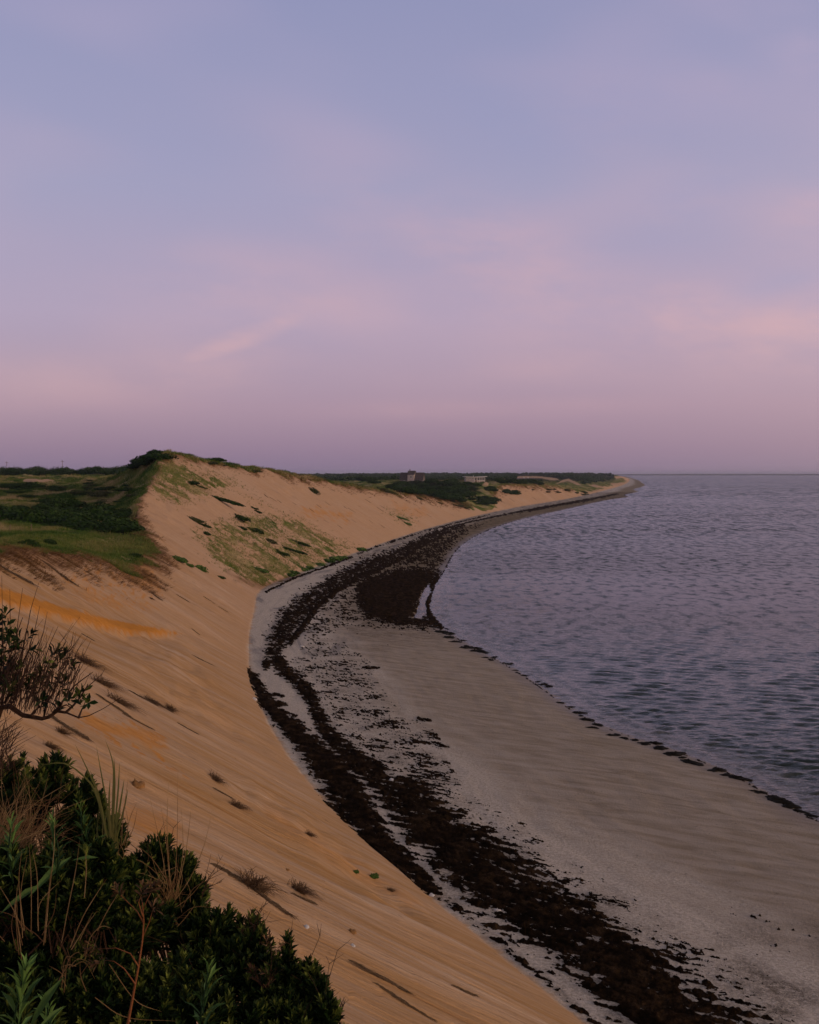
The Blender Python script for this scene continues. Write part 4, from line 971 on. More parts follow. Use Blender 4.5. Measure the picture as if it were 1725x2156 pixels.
def beach_grass():
    Y = 5.75; root = ray_pt(232,1800,Y); th = empty('beach_grass', root, 'green beach grass clump with tall upright blades against the sand', 'grass'); mb = MB(); R = np.random.default_rng(3)
    B = [[(234,1770),(238,1680),(238,1607),(222,1557)], [(232,1770),(224,1690),(216,1643),(203,1570)], [(224,1760),(207,1672),(187,1626),(158,1566)], [(240,1770),(246,1700),(250,1650),(252,1606)], [(236,1770),(240,1700),(242,1640),(240,1590)],
         [(226,1765),(199,1662),(173,1631),(135,1607),(79,1612)], [(230,1770),(214,1700),(200,1650),(190,1622)], [(243,1775),(262,1700),(270,1660)], [(240,1775),(254,1690),(262,1640)], [(228,1770),(212,1710),(205,1680)], [(234,1775),(230,1690),(232,1640)]]
    for L in B:
        d = R.normal()*.05; blade(mb, curve_pts([ray_pt(x, y, Y+d*(1+i*.3)) for i, (x, y) in enumerate(L)], 9), .011+.004*R.random(), R.random()*.5)
    for i in range(13):
        x = 232+R.normal()*14; h = R.uniform(40, 110); lx = R.normal()*.25
        blade(mb, curve_pts([ray_pt(x, 1815, Y), ray_pt(x+lx*h*.4, 1800-h*.55, Y), ray_pt(x+lx*h, 1790-h, Y+R.normal()*.05)], 5), .007, R.random()*.7)
    o = link('blades', mb.mesh('blades', True), M_blade); o.parent = th; o.matrix_parent_inverse = Matrix.Translation(-root)
beach_grass()
def straw_clump(label, root, tips, Y, w=.0032, fuzz=0, spread=90, seed=0, hmin=30, hmax=110, name='dry_grass', mat=None, lean=0.):
    R = np.random.default_rng(seed); rt = ray_pt(root[0], root[1], Y); th = empty(name, rt, label, 'grass'); mb = MB()
    for L in tips:
        d = R.normal()*.05; blade(mb, curve_pts([ray_pt(x, y, Y+d) for x, y in L], 8), w, R.random()*.6)
    for i in range(fuzz):
        a = R.normal()*.55+lean; h = R.uniform(hmin, hmax); x = root[0]+R.normal()*spread*.22; k = R.normal()*.35; d = R.normal()*.10
        y0 = root[1]+R.uniform(-35, 45); P = [(x, y0), (x+math.sin(a)*h*.5, y0-math.cos(a)*h*.5), (x+math.sin(a+k)*h, y0-math.cos(a+k)*h)]
        blade(mb, curve_pts([ray_pt(px, py, Y+d) for px, py in P], 6), w*R.uniform(.6, 1.1), R.random())
    o = link('stalks', mb.mesh('stalks', True), mat or M_straw); o.parent = th; o.matrix_parent_inverse = Matrix.Translation(-rt)
straw_clump('tan straw clump with long bent stalks in front of the rounded shrub', (358,1915), [[(362,1905),(372,1800),(375,1619)],[(358,1900),(342,1800),(315,1675)],[(360,1900),(350,1770),(338,1690)],[(368,1900),(392,1790),(404,1690)],[(353,1860),(300,1815),(255,1802),(209,1799)],[(353,1862),(290,1838),(240,1862)],
   [(350,1850),(318,1805),(290,1780)],[(330,1838),(365,1828),(376,1822)],[(372,1830),(380,1840)],[(362,1900),(352,1740),(356,1640)],[(365,1905),(385,1800),(382,1700)],[(366,1900),(400,1850),(430,1780),(450,1690)],[(364,1890),(356,1855),(376,1826)],[(370,1895),(384,1850),(378,1824)]], 6.0, .0042, 46, 90, 5, 30, 120)
straw_clump('pale thin stems rising from the dark shrub at the lower left', (60,1975), [[(48,1975),(44,1880),(58,1800)],[(52,1960),(40,1860),(46,1790)],[(66,1960),(66,1860),(62,1780)],[(80,1950),(78,1840),(68,1790)],[(95,1985),(104,1880),(114,1790),(116,1700)],[(92,1990),(100,1900),(108,1830)],
   [(40,2010),(34,1930),(36,1870)],[(130,1985),(146,1900),(160,1830),(168,1770)],[(46,2020),(38,1950),(28,1890)],[(178,1890),(182,1830),(180,1790)],[(148,1995),(175,1930),(205,1880),(225,1850)],[(205,1960),(228,1915),(250,1880)],[(30,1930),(38,1860)]], 4.9, .0045, 8, 120, 6, 60, 140)
straw_clump('feathery straw coloured grass tangle at the left edge', (18,1790), [], 5.6, .0032, 190, 110, 7, 50, 190, lean=.55)
straw_clump('drooping dry grass heads low in the dark shrub', (140,2060), [[(135,2090),(145,2020),(165,2005),(172,2012)],[(130,2080),(140,2015),(158,2016)],[(180,2020),(190,1975),(215,1950),(236,1955)],[(230,2030),(290,2110),(340,2130)],[(200,2100),(260,2140),(370,2150)],[(150,2000),(175,1960),(196,1920)],[(168,1980),(185,1945),(205,1918)]], 4.7, .0036, 10, 80, 8, 30, 70)
straw_clump('few thin dry stalks beside the green beach grass', (262,1790), [[(262,1780),(275,1720),(288,1690)],[(258,1780),(270,1740),(262,1690)],[(264,1785),(282,1740),(290,1700)],[(255,1780),(262,1700),(270,1640)]], 5.6, .0036, 8, 40, 9, 20, 60)
def goldenrod(label, base, top, Y, n, leafL, seed, extra=()):
    R = np.random.default_rng(seed); b = ray_pt(*base, Y); t_ = ray_pt(*top, Y+.03); th = empty('goldenrod', b, label, 'plant')
    mb = MB(); mid = (b+t_)/2+Vector((R.normal()*.02, 0, 0)); mb.tube([b, mid, t_], .005, .003, 5)
    st = link('stem', mb.mesh('stem', True), M_gold)
    d = np.array((t_-b).normalized())[None]; ln = np.array([(t_-b).length])
    B, D, N, L, W, tn = shoots(np.array(b)[None], d, ln, n, leafL, leafL*.17, R, 62, 18, .05)
    tn = tn+.18
    for (x0, y0), (x1, y1), dy in extra:
        p, e = np.array(ray_pt(x0, y0, Y)), np.array(ray_pt(x1, y1, Y+dy)); q = e-p
        B = np.vstack([B, p]); D = np.vstack([D, q/np.linalg.norm(q)]); N = np.vstack([N, [.1,-.6,.8]]); L = np.append(L, np.linalg.norm(q)); W = np.append(W, np.linalg.norm(q)*.15); tn = np.append(tn, .75)
    lf = link('leaves', leaf_mesh('leaves', B, D, norm(N), L, W, tn, .3, .18), M_gold)
    for c in (st, lf): c.parent = th; c.matrix_parent_inverse = Matrix.Translation(-b)
goldenrod('leafy green goldenrod in the foreground right of the red stem', (418,2240), (440,2040), 4.2, 40, .085, 51)
goldenrod('leafy goldenrod in the bottom left corner, the larger of the two there', (30,2240), (52,2040), 3.9, 38, .10, 52, [((60,2170),(120,2060),.0),((70,2180),(135,2110),.1)])
goldenrod('short goldenrod beside the larger one in the bottom left corner', (110,2260), (100,2120), 4.1, 26, .09, 53)
goldenrod('green goldenrod tip at the left edge in front of the straw tangle', (28,1860), (24,1735), 5.0, 26, .085, 54, [((0,1925),(86,1852),.1),((60,1890),(150,1790),.2)])
goldenrod('green goldenrod tip right of the straw tangle', (120,1850), (112,1730), 5.1, 28, .085, 55, [((100,1900),(170,1880),.0),((150,1812),(205,1800),.0)])
goldenrod('dark goldenrod leaning over at the foot of the green beach grass', (190,1830), (170,1700), 5.6, 26, .08, 56, [((180,1790),(222,1752),.0)])
def red_sapling():
    Y = 4.6; q = lambda x, y, d=0.: ray_pt(x, y, Y+d); rt = q(262,2200); th = empty('bare_sapling', rt, 'thin sapling with a reddish bare stem and withered leaves in the foreground', 'plant'); mb = MB(); R = np.random.default_rng(8)
    mb.tube([rt, q(269,2156), q(277,2115), q(284,2077), q(293,2029), q(300,1981), q(303,1940), q(300,1900)], .0075, .0025, 6)
    ends = []
    for L in [[(292,2035),(275,2008),(245,1996),(200,1998)], [(285,2072),(262,2040),(240,2024),(222,2022)], [(300,1975),(315,1940),(322,1915)], [(303,1945),(290,1920),(270,1900),(255,1885)], [(300,1920),(310,1895),(318,1880)], [(301,1930),(292,1900),(300,1880)]]:
        mb.tube([q(x, y, R.normal()*.03) for x, y in L], .0035, .0012, 4); ends.append((L[-1], L[-2]))
    st = link('stem', mb.mesh('stem', True), M_redstem); P = []; D = []
    for (x, y), (x0, y0) in ends:
        for k in range(3):
            t = R.random()*.7; P.append(np.array(q(x+(x0-x)*t, y+(y0-y)*t))); D.append(np.array(q(x, y)-q(x0, y0)))
    P = np.array(P); D = norm(norm(np.array(D))+R.normal(size=P.shape)*.35)
    lf = link('withered_leaves', leaf_mesh('withered_leaves', *shoots(P, D, np.full(len(P), .05), 9, .036, .009, R, 75, 25, .0)), M_dryleaf)
    for c in (st, lf): c.parent = th; c.matrix_parent_inverse = Matrix.Translation(-rt)
red_sapling()
def bare_twig(label, lines, Y, seed, withered=()):
    R = np.random.default_rng(seed); rt = ray_pt(*lines[0][0], Y); th = empty('bare_twig', rt, label, 'twig'); mb = MB()
    for L in lines:
        P = curve_pts([ray_pt(x, y, Y+R.normal()*.015) for x, y in L], 6); mb.tube(P, .004, .0012, 4)
        for k in range(2, len(P)-1):
            if R.random() < .8: mb.tube([P[k], P[k]+Vector((R.normal()*.03, 0, .02+.03*R.random()))], .0016, .0006, 3)
    st = link('twigs', mb.mesh('twigs'), M_twig); kids = [st]
    if withered:
        P = np.array([ray_pt(x, y, Y) for x, y in withered]); D = norm(np.array([0,0,1.])+R.normal(size=P.shape)*.35)
        kids.append(link('withered_leaves', leaf_mesh('withered_leaves', *shoots(P, D, np.full(len(P), .06), 9, .04, .008, R, 60, 20, .0)), M_dryleaf))
    for c in kids: c.parent = th; c.matrix_parent_inverse = Matrix.Translation(-rt)
bare_twig('bare forked twig standing out against the sand above the right end of the thicket', [[(520,2010),(530,1975),(542,1948),(560,1935)],[(538,1950),(520,1955),(508,1962),(530,1975)],[(542,1948),(545,1930),(552,1912)],[(530,1975),(540,1935),(548,1915),(566,1900)],[(538,1950),(525,1940),(540,1920)]], 5.8, 61)
bare_twig('curved bare twigs at the very right end of the foreground thicket', [[(690,2156),(706,2135),(722,2118),(728,2104)],[(695,2150),(712,2140),(726,2112)],[(690,2140),(695,2120),(697,2098)],[(700,2135),(715,2122),(722,2106)]], 5.4, 62)
bare_twig('brown withered stalk in a gap of the thicket at lower right', [[(560,2110),(568,2060),(572,2020),(570,1990)],[(556,2080),(540,2065),(530,2060)],[(560,2075),(572,2060),(580,2050)]], 5.4, 63, [(570,1995),(572,2010),(566,2000),(540,2065),(535,2060),(556,2085),(575,2055),(560,2090)])
bare_twig('two thin bare twigs poking from the shrub edge toward the sand', [[(425,1890),(436,1855),(452,1830),(470,1800)],[(425,1880),(440,1868),(468,1856)],[(430,1870),(445,1845),(472,1826)]], 6.4, 64)
# ---------------------------------------------------------------- houses, poles, posts
M_shingle = simple_mat('grey_shingle', (.10,.085,.08), (.17,.145,.135), 1.5); M_roofsh = simple_mat('dark_shingle_roof', (.055,.045,.043), (.09,.075,.07), 1.2)
M_litwall = simple_mat('pink_lit_wall', (.34,.29,.26), (.42,.36,.32), 1.5); M_white = simple_mat('white_paint', (.74,.71,.68), (.82,.79,.76), 2.)  # cross gable wall kept paler, the pink evening light put into its colour
M_greywall = simple_mat('silvered_boards', (.24,.21,.20), (.32,.29,.27), 1.2); M_glass = simple_mat('window_glass', (.012,.014,.018), (.03,.03,.035), 1., rough=.15, spec=.5)
M_warm = simple_mat('warm_inner_wall', (.34,.24,.17), (.42,.30,.22), 1.); M_wood = simple_mat('weathered_wood', (.13,.09,.06), (.22,.16,.115), 5.)
def place(name, px, py, Y, yaw, label, cat, group=None):
    p = ray_pt(px, py, Y); p.z = min(p.z, max(height(p.x, p.y), p.z-2)); return empty(name, p, label, cat, group, (0,0,yaw))
def part(name, mb, mat, parent): return link(name, mb.mesh(name), mat, parent)
def gable(mb, x0, x1, y0, y1, z0, zr, along='x', oh=.4, th=.22):
    """two roof slabs"""
    if along == 'x':
        ym = (y0+y1)/2
        for ya, s in ((y0-oh, 1), (y1+oh, -1)):
            zl = z0-(zr-z0)/(abs(ym-ya)-oh)*oh
            mb.add([(x0-oh,ya,zl),(x1+oh,ya,zl),(x1+oh,ym,zr),(x0-oh,ym,zr),(x0-oh,ya,zl+th),(x1+oh,ya,zl+th),(x1+oh,ym,zr+th),(x0-oh,ym,zr+th)], [(0,3,2,1),(4,5,6,7),(0,1,5,4),(1,2,6,5),(2,3,7,6),(3,0,4,7)])
    else:
        xm = (x0+x1)/2
        for xa in (x0-oh, x1+oh):
            zl = z0-(zr-z0)/(abs(xm-xa)-oh)*oh
            mb.add([(xa,y0-oh,zl),(xa,y1+oh,zl),(xm,y1+oh,zr),(xm,y0-oh,zr),(xa,y0-oh,zl+th),(xa,y1+oh,zl+th),(xm,y1+oh,zr+th),(xm,y0-oh,zr+th)], [(0,3,2,1),(4,5,6,7),(0,1,5,4),(1,2,6,5),(2,3,7,6),(3,0,4,7)])
def window(parent, x, z, w, h, y, mull=1, frame=M_white):
    f = MB(); t = .10
    f.box(x-w/2-t, x+w/2+t, y-.08, y+.02, z-h/2-t, z-h/2); f.box(x-w/2-t, x+w/2+t, y-.08, y+.02, z+h/2, z+h/2+t)
    f.box(x-w/2-t, x-w/2, y-.08, y+.02, z-h/2, z+h/2); f.box(x+w/2, x+w/2+t, y-.08, y+.02, z-h/2, z+h/2)
    for i in range(1, mull+1): xx = x-w/2+w*i/(mull+1); f.box(xx-.05, xx+.05, y-.06, y+.02, z-h/2, z+h/2)
    fo = part('window', f, frame, parent); g = MB(); g.box(x-w/2, x+w/2, y-.02, y+.02, z-h/2, z+h/2); part('pane', g, M_glass, fo)
def house_a():
    t = place('shingled_house', 866, 1018, 840, math.radians(-14), 'steep roofed dark shingled house with a taller pale cross gable on the skyline', 'house')
    w = MB(); w.box(-9, 9, 0, 8, -2, 3.2)
    w.add([(-9,0,3.2),(-9,8,3.2),(-9,4,8.2),(-8.9,0,3.2),(-8.9,8,3.2),(-8.9,4,8.2)], [(0,2,1),(3,4,5),(0,1,4,3),(1,2,5,4),(2,0,3,5)])
    w.add([(9,0,3.2),(9,8,3.2),(9,4,8.2),(8.9,0,3.2),(8.9,8,3.2),(8.9,4,8.2)], [(0,1,2),(3,5,4),(0,3,4,1),(1,4,5,2),(2,5,3,0)])
    part('wall', w, M_shingle, t)
    r = MB(); gable(r, -9, 9, 0, 8, 3.2, 8.2); ro = part('roof', r, M_roofsh, t)
    d = MB(); d.box(-2.6, 2.4, -1.2, 6.8, -1, 7.0); dw = part('dormer_wall', d, M_litwall, t); dw['label'] = 'pale wall of the cross gable'
    d2 = MB(); gable(d2, -2.6, 2.4, -1.2, 6.8, 7.0, 9.6, 'x', .5); part('dormer_roof', d2, M_roofsh, t)
    e = MB()
    for x in (-2.6, 2.32): e.add([(x,-1.2,7.),(x,6.8,7.),(x,2.8,9.6),(x+.28,-1.2,7.),(x+.28,6.8,7.),(x+.28,2.8,9.6)], [(0,1,2),(3,5,4),(0,3,4,1),(1,4,5,2),(2,5,3,0)])
    part('dormer_gable', e, M_shingle, t)
    c = MB(); c.box(-1.9, -1.3, 2.4, 3.1, 9.2, 11.0); part('chimney', c, M_shingle, ro)
    window(t, .2, 5.0, 1.2, 1.3, -1.22, 1); window(t, -5.5, 1.6, 1.2, 1.2, -.02, 1); window(t, 5.6, 1.6, 1.2, 1.2, -.02, 1)
house_a()
def house_b():
    t = place('flat_roofed_house', 1002, 1013.2, 860, math.radians(6), 'low modern house with a thin white flat roof and glazed front', 'house')
    w = MB(); w.box(-8, -1.2, 0, 7, -1, 3.4); part('wall', w, M_greywall, t)
    w2 = MB(); w2.box(-1.2, 1.2, 1.4, 7, -1, 3.4); w2.box(1.2, 7.2, .25, 7, -1, .9); w2.box(1.2, 7.2, 3.5, 7, .9, 3.3); part('inner_wall', w2, M_warm, t)
    r = MB(); r.prism([(-9.2,3.75),(0,3.42),(8.9,3.85),(8.9,4.12),(0,3.70),(-9.2,4.02)], -1.4, 8.2); ro = part('roof', r, M_white, t)
    v = MB(); v.tube([(-1.4,3,3.4),(-1.4,3,4.7)], .12, .12, 6); part('vent_pipe', v, M_white, ro)
    s = MB()
    for i in range(4):
        pass
    for i in range(4): window(t, -6.9+1.5*i, 2.55, 1.05, .7, -.02, 0)
    for x in (1.2, 2.75, 4.2, 5.7, 7.2): s.box(x-.13, x+.13, -.05, .22, -1, 3.5)
    s.box(1.2, 7.2, -.03, .20, .85, 1.05); s.box(1.2, 7.2, -.03, .20, 3.3, 3.5); s.box(-1.3, -1.05, -.05, .22, -1, 3.45); part('porch_frame', s, M_white, t)
    g = MB(); g.box(1.33, 7.07, .08, .12, 1.05, 3.3); part('glazing', g, M_glass, t)
    window(t, 0, 2.0, 1.4, 1.6, 1.38, 1)
    dk = MB(); dk.box(-12.5, -9.3, -.4, 2.2, -.3, -.1)
    for i in range(8): dk.box(-12.5+.45*i, -12.42+.45*i, -.4, -.32, -.1, 1.0)
    dk.box(-12.5, -9.3, -.42, -.3, 1.0, 1.1); part('deck', dk, M_wood, t)
house_b()
def house_c():
    t = place('low_house', 1108, 1014.5, 1050, math.radians(4), 'long low pale house half hidden behind the cliff top scrub', 'house')
    w = MB(); w.box(-8, 8, 0, 6, -1.5, 2.0); part('wall', w, M_white, t)
    r = MB(); gable(r, -8, 8, 0, 6, 2.0, 3.5, 'x', .6); ro = part('roof', r, M_shingle, t)
    for x in (-1.5, 2.5): c = MB(); c.box(x-.3, x+.3, 2.6, 3.3, 3.2, 4.6); part('chimney', c, M_white, ro)
    for x in (-5.5, -2, 2, 5.5): window(t, x, .9, 1.6, 1.0, -.02, 1)
house_c()
def pole(px, ptop, pbot, Y, label):
    b = ray_pt(px, pbot, Y); h = (pbot-ptop)*Y/F_; b.z = height(b.x, b.y); h = H+(Y0-ptop)*Y/F_-b.z
    t = empty('utility_pole', b, label, 'pole', None); m = MB(); m.tube([(0,0,-.3),(0,0,h)], .17, .12, 8); part('post', m, M_wood, t)
    m = MB(); m.box(-1.1, 1.1, -.07, .07, h-.9, h-.74); ca = part('crossarm', m, M_wood, t)
    for x in (-.9, .9): m = MB(); m.tube([(x,0,h-.74),(x,0,h-.5)], .06, .04, 6); part('insulator', m, M_white, ca)
pole(131.5, 968.5, 1003, 640, 'taller utility pole rising above the dip in the left tree belt')
pole(14.5, 971, 1003, 680, 'utility pole showing its tip above the trees near the left edge')
for x, y, lab in ((66, 1121, 'weathered wooden post in the grass, right one of the two'), (21.5, 1122, 'weathered wooden post in the grass, left one of the two')):
    p = hit(x, y); m = MB(); m.tube([(0,0,-.3),(0,0,.5),(.03,0,1.25)], .07, .055, 7); o = link('wooden_post', m.mesh('wooden_post', True), M_wood, None, p); tag(o, lab, 'post')
# ---------------------------------------------------------------- clumps along the waterline
def lump(seed, n=16, m=8):
    R = np.random.default_rng(seed); V = []; ph = R.random(8)*6.28
    for j in range(m+1):
        t = j/m*math.pi/2
        for i in range(n):
            a = i/n*2*math.pi; r = 1+.22*math.sin(2*a+ph[0])+.16*math.sin(3*a+ph[1])+.12*math.sin(5*a+ph[2])+.10*R.normal()
            V.append((math.cos(a)*r*math.cos(t), math.sin(a)*r*math.cos(t), math.sin(t)*(.8+.25*R.normal()*(0 < j < m))-.12))
    F = []
    for j in range(m):
        for i in range(n): F.append((j*n+i, j*n+(i+1)%n, (j+1)*n+(i+1)%n, (j+1)*n+i))
    return np_mesh('seaweed_clump', np.array(V), np.array(F), None, True)
M_clump = simple_mat('wet_seaweed', (.006,.006,.004), (.022,.017,.010), 9, rough=.7, spec=.05)
CL = [lump(70+i) for i in range(6)]
for me in CL: me.materials.append(M_clump)
def build_clumps():
    R = np.random.default_rng(77)
    line = catmull([(915,1318),(940,1336),(965,1350),(1000,1368),(1040,1388),(1080,1410),(1115,1430),(1150,1452),(1190,1484),(1225,1508),(1255,1528),(1300,1550),(1350,1567),(1400,1584),(1450,1603),(1500,1622),(1530,1632),(1570,1652),(1625,1680),(1640,1686),(1690,1708),(1720,1722)], 24)
    seg = np.concatenate([[0], np.cumsum(np.linalg.norm(np.diff(line, axis=0), axis=1))]); d = 0
    while d < seg[-1]:
        x = np.interp(d, seg, line[:,0]); y = np.interp(d, seg, line[:,1])
        for k in range(1 if d > 150 else 2):
            p = hit(x+R.normal()*5, y+R.normal()*(3.2 if d < 700 else 2.2)); p.z = max(p.z, -.03)
            o = link('seaweed_clump', CL[R.integers(6)], None, None, p); r = (.26+.36*R.random()**2.)*(1.3 if d < 160 else 1.)
            o.scale = (r*(1.+.8*R.random()), r, r*.38); o.rotation_euler.z = -.2+R.normal()*.5
            tag(o, 'dark wet clump of seaweed in the row along the edge of the water', 'seaweed clump', 'seaweed clumps along the waterline')
        d += 8+R.exponential(8)*(1+.6*(d > 400))
build_clumps()
# ---------------------------------------------------------------- litter on the sand face and beach
def dead_tuft(seed, n=150):
    R = np.random.default_rng(seed); mb = MB()
    for i in range(n):
        a = R.random()*6.28; L = R.uniform(.3, 1.); b = Vector((R.normal()*.14, R.normal()*.14, 0)); h = R.uniform(.15, .55)
        m = b+Vector((math.cos(a)*L*.45+.10, math.sin(a)*L*.4, h)); e = b+Vector((math.cos(a)*L*.75+.25, math.sin(a)*L*.62, h*R.uniform(.5, 1.25)))
        mb.tube([b, m, e], .010, .003, 3, R.random())
    return mb.mesh('dead_tuft')
def dead_streak(seed, n=160):
    R = np.random.default_rng(seed); mb = MB()
    for i in range(n):
        x = R.uniform(-1, .75); w = .075*(1-abs(x)**2)+.02; b = Vector((x, R.normal()*w+.05*math.sin(3*x+seed), .01)); L = R.uniform(.12, .5)
        mb.tube([b, b+Vector((L*.5, R.normal()*.03, R.uniform(.01, .06))), b+Vector((L, R.normal()*.05, R.uniform(-.01, .03)))], .012, .004, 3, R.random())
    return mb.mesh('dead_streak')
M_dead = simple_mat('dead_stems', (.030,.017,.009), (.075,.043,.022), 3, tint=(.14,.085,.045)); M_deadd = simple_mat('peeled_turf', (.045,.030,.017), (.10,.068,.038), 3, tint=(.16,.11,.065))
TUFT = [dead_tuft(i) for i in range(4)]; STRK = [dead_streak(10+i) for i in range(4)]
for me in TUFT: me.materials.append(M_dead)
for me in STRK: me.materials.append(M_deadd)
def on_slope(me, name, x, y, sx, sy, sz, label, cat, twist=0., group=None):
    p = hit(x, y); d, n = fall_dir(p.x, p.y); s = n.cross(d); c, k = math.cos(twist), math.sin(twist); a = d*c+s*k; b = n.cross(a)
    o = link(name, me); o.matrix_world = Matrix.Translation(p) @ Matrix((a, b, n)).transposed().to_4x4() @ Matrix.Diagonal((sx, sy, sz, 1))
    return tag(o, label, cat, group)
def build_litter():
    R = np.random.default_rng(55); T_, S_ = 'dead_grass_tuft', 'peeled_turf_strip'
    for i, (x, y, s, lab) in enumerate([(532,1868,1.15,'largest brown dead grass tuft, beside the shrub edge low on the sand'), (628,1876,.85,'dead grass tuft right of the largest one low on the sand'), (452,1642,.75,'dead grass tuft at mid slope above a dark trail'), (497,1700,.75,'dead grass tuft below the mid slope one'),
        (358,1496,.85,'dead grass tuft at the lower end of a turf strip on the upper sand'), (650,1758,.5,'small dead grass tuft near the foot of the slope'), (822,1876,.4,'tiny brown tuft near the foot of the slope'), (318,1478,.7,'dead brush on the sand right of the arched limb'),
        (180,1395,1.1,'brown brush on the scarp behind the windswept shrub, upper one'), (215,1440,1.0,'brown brush on the scarp behind the windswept shrub, middle one'), (250,1480,.95,'brown brush on the scarp right of the arched limb tip'), (318,1262,.5,'small dead tuft under the orange scar'),
        (130,1545,.6,'dead roots on the sand under the arched limb'), (105,1575,.55,'dark dead roots just above the tall bayberry shrub')]):
        on_slope(TUFT[i % 4], T_, x, y, s*(2.4 if 'brush' in lab else 1.35), s*(1.25 if 'brush' in lab else 1), s*.7, lab, 'dead grass', R.normal()*.3)
    for i, (x, y, L, w, lab) in enumerate([(500,1850,2.1,1.5,'dark peeled turf strip above the largest dead tuft'), (568,1898,2.0,1.3,'dark peeled turf strip running down from the largest dead tuft'), (640,1895,1.2,1.0,'short dark turf strip below the second dead tuft'), (800,2062,2.5,1.1,'long dark turf strip low on the sand right of the thicket'), (850,2112,2.4,.9,'lower end of the long dark turf strip near the bottom edge'),
        (978,2088,1.2,.8,'short dark turf strip alone at the bottom right of the sand face'), (470,1672,1.4,.8,'dark trail of turf below the mid slope tuft'), (300,1470,2.4,1.6,'dark turf strip on the upper sand above a dead tuft'), (345,1490,1.6,1.,'dark turf strip ending at the upper dead tuft'), (395,1535,1.7,.7,'thin turf strip below the upper dead tuft'),
        (145,1535,2.2,2.2,'matted brown turf strip under the arched limb'), (240,1490,2.6,1.5,'turf strip in the brown brush behind the limb tip'), (290,1520,2.2,1.,'turf strip under the brown brush toward the orange scar'), (125,1208,5.0,2.8,'long dark root strand under the grassy lip at the left'), (20,1205,5.5,4.5,'dark peeled turf cut by the left edge below the lip'), (185,1342,1.3,.8,'thin dark strip under the orange band'),
        (425,1390,2.8,1.3,'thin dark strip alone in the middle of the upper sand'), (412,1335,1.4,.7,'faint dark strip left of the beach corner'), (385,1262,2.2,1.4,'dark strip on the sand below the orange scar'), (440,1265,2.2,1.2,'dark strip on the sand left of the beach corner'), (470,1285,1.8,.9,'small dark strip nearest the beach corner'), (330,1258,1.8,2.,'brown turf strip under the meadow corner'),
        (350,1190,2.,1.5,'dark strip left of the green bushy plant'), (700,1003,3.5,2.,'dark turf slump under the crest of the long sand ridge'), (665,1002,5.0,2.2,'long dark turf slump under the crest of the long sand ridge'), (690,1062,2.5,1.5,'dark strip on the bare sand right of the olive shrub'), (620,1061,2.,1.2,'small dark strip on the bare sand left of the olive shrub'), (745,1040,3.2,1.5,'dark strip below the crest in the middle of the bare face'),
        (740,1075,3.2,1.6,'dark strip in the middle of the long bare face'), (775,1055,3.5,1.6,'dark strip upper right on the long bare face'), (800,1075,3.5,1.5,'dark strip left of the bright green patch'), (715,1110,2.4,1.2,'small dark strip low on the long bare face'), (880,1078,4.,2.,'dark strip right of the bright green patch'), (905,1060,5.,2.6,'dark slump under the rusty lip before the notch'),
        (960,1074,5.,2.4,'dark strip on the low sand before the notch'), (1060,1058,5.,2.8,'dark slump on the sandy knob, left one'), (1078,1054,5.,2.6,'dark slump on the sandy knob, right one'), (1125,1050,5.,2.,'dark strip on the far sand cliff'), (1160,1040,6.,2.4,'dark slump high on the far sand cliff'), (575,1052,2.4,1.6,'faint tuft strip above the grassy slope'), (560,1045,2.2,1.6,'faint tuft strip above the grassy slope, upper one')]):
        on_slope(STRK[i % 4], S_, x, y, L*.5, w*.5, .8+.2*w, lab, 'turf strip', R.normal()*.08)
    for i in range(40):     # small unnamed scraps scattered down the sand
        if i < 62: x, y = R.uniform(560, 1000), R.uniform(1010, 1110)
        elif i < 110: x, y = R.uniform(330, 520), R.uniform(1080, 1330)
        else: x, y = R.uniform(330, 1000), R.uniform(1400, 2100)
        p = hits([(x, y)])[0]; z, g, kn, df, *_ = T(p[:1], p[1:2])
        if df[0] < 2 or g[0] > -1 or kn[0] or y > 1500+(x-330)*1.6+260: continue
        s = (p[1]/260)**.5*R.uniform(.5, 1.1)
        on_slope(STRK[i % 4], 'turf_scrap', x, y, s, s*.9, s*.8, 'small dark scrap of turf lying on the bare sand face', 'turf scrap', R.normal()*.15, 'turf scraps on the sand')
    for x, y, a, lab in ((786,1851,.22,'small green plant alone low on the sand face'), (748,1838,.15,'tiny green sprout left of the small green plant')):
        o = shrub(hit(x, y), a, a*.8, a*1.2, lab, None, SCRUB_B, 0)
    def stone(seed):
        R2 = np.random.default_rng(seed); me = lump(seed, 10, 5); me.name = 'white_stone'; return me
    st = [stone(300+i) for i in range(3)]; ms = simple_mat('white_stone', (.50,.48,.46), (.62,.60,.58), 6); mo = simple_mat('ochre_stone', (.20,.10,.03), (.30,.16,.06), 6)
    for me in st: me.materials.append(ms)
    for i, (x, y, r, lab) in enumerate([(536,1473,.32,'white stone at the left edge of the upper seaweed band'), (636,1362,.28,'white stone in the seaweed where the bands split'), (825,1645,.24,'white stone between the two seaweed bands'), (909,1887,.20,'white stone at the foot of the sand beside the seaweed'), (1047,1918,.15,'small white stone in the pale gap between seaweed bands'), (645,2352/1.2058+2,.12,'white shell on the sand beside the right end of the thicket'), (743,1992,.10,'white pebble on the sand face')]):
        p = hit(x, y); o = link('white_stone', st[i % 3], None, None, p); o.scale = (r, r*.8, r*.8); tag(o, lab, 'stone')
    me = lump(310, 10, 5); me.materials.append(mo); me.name = 'brown_stone'
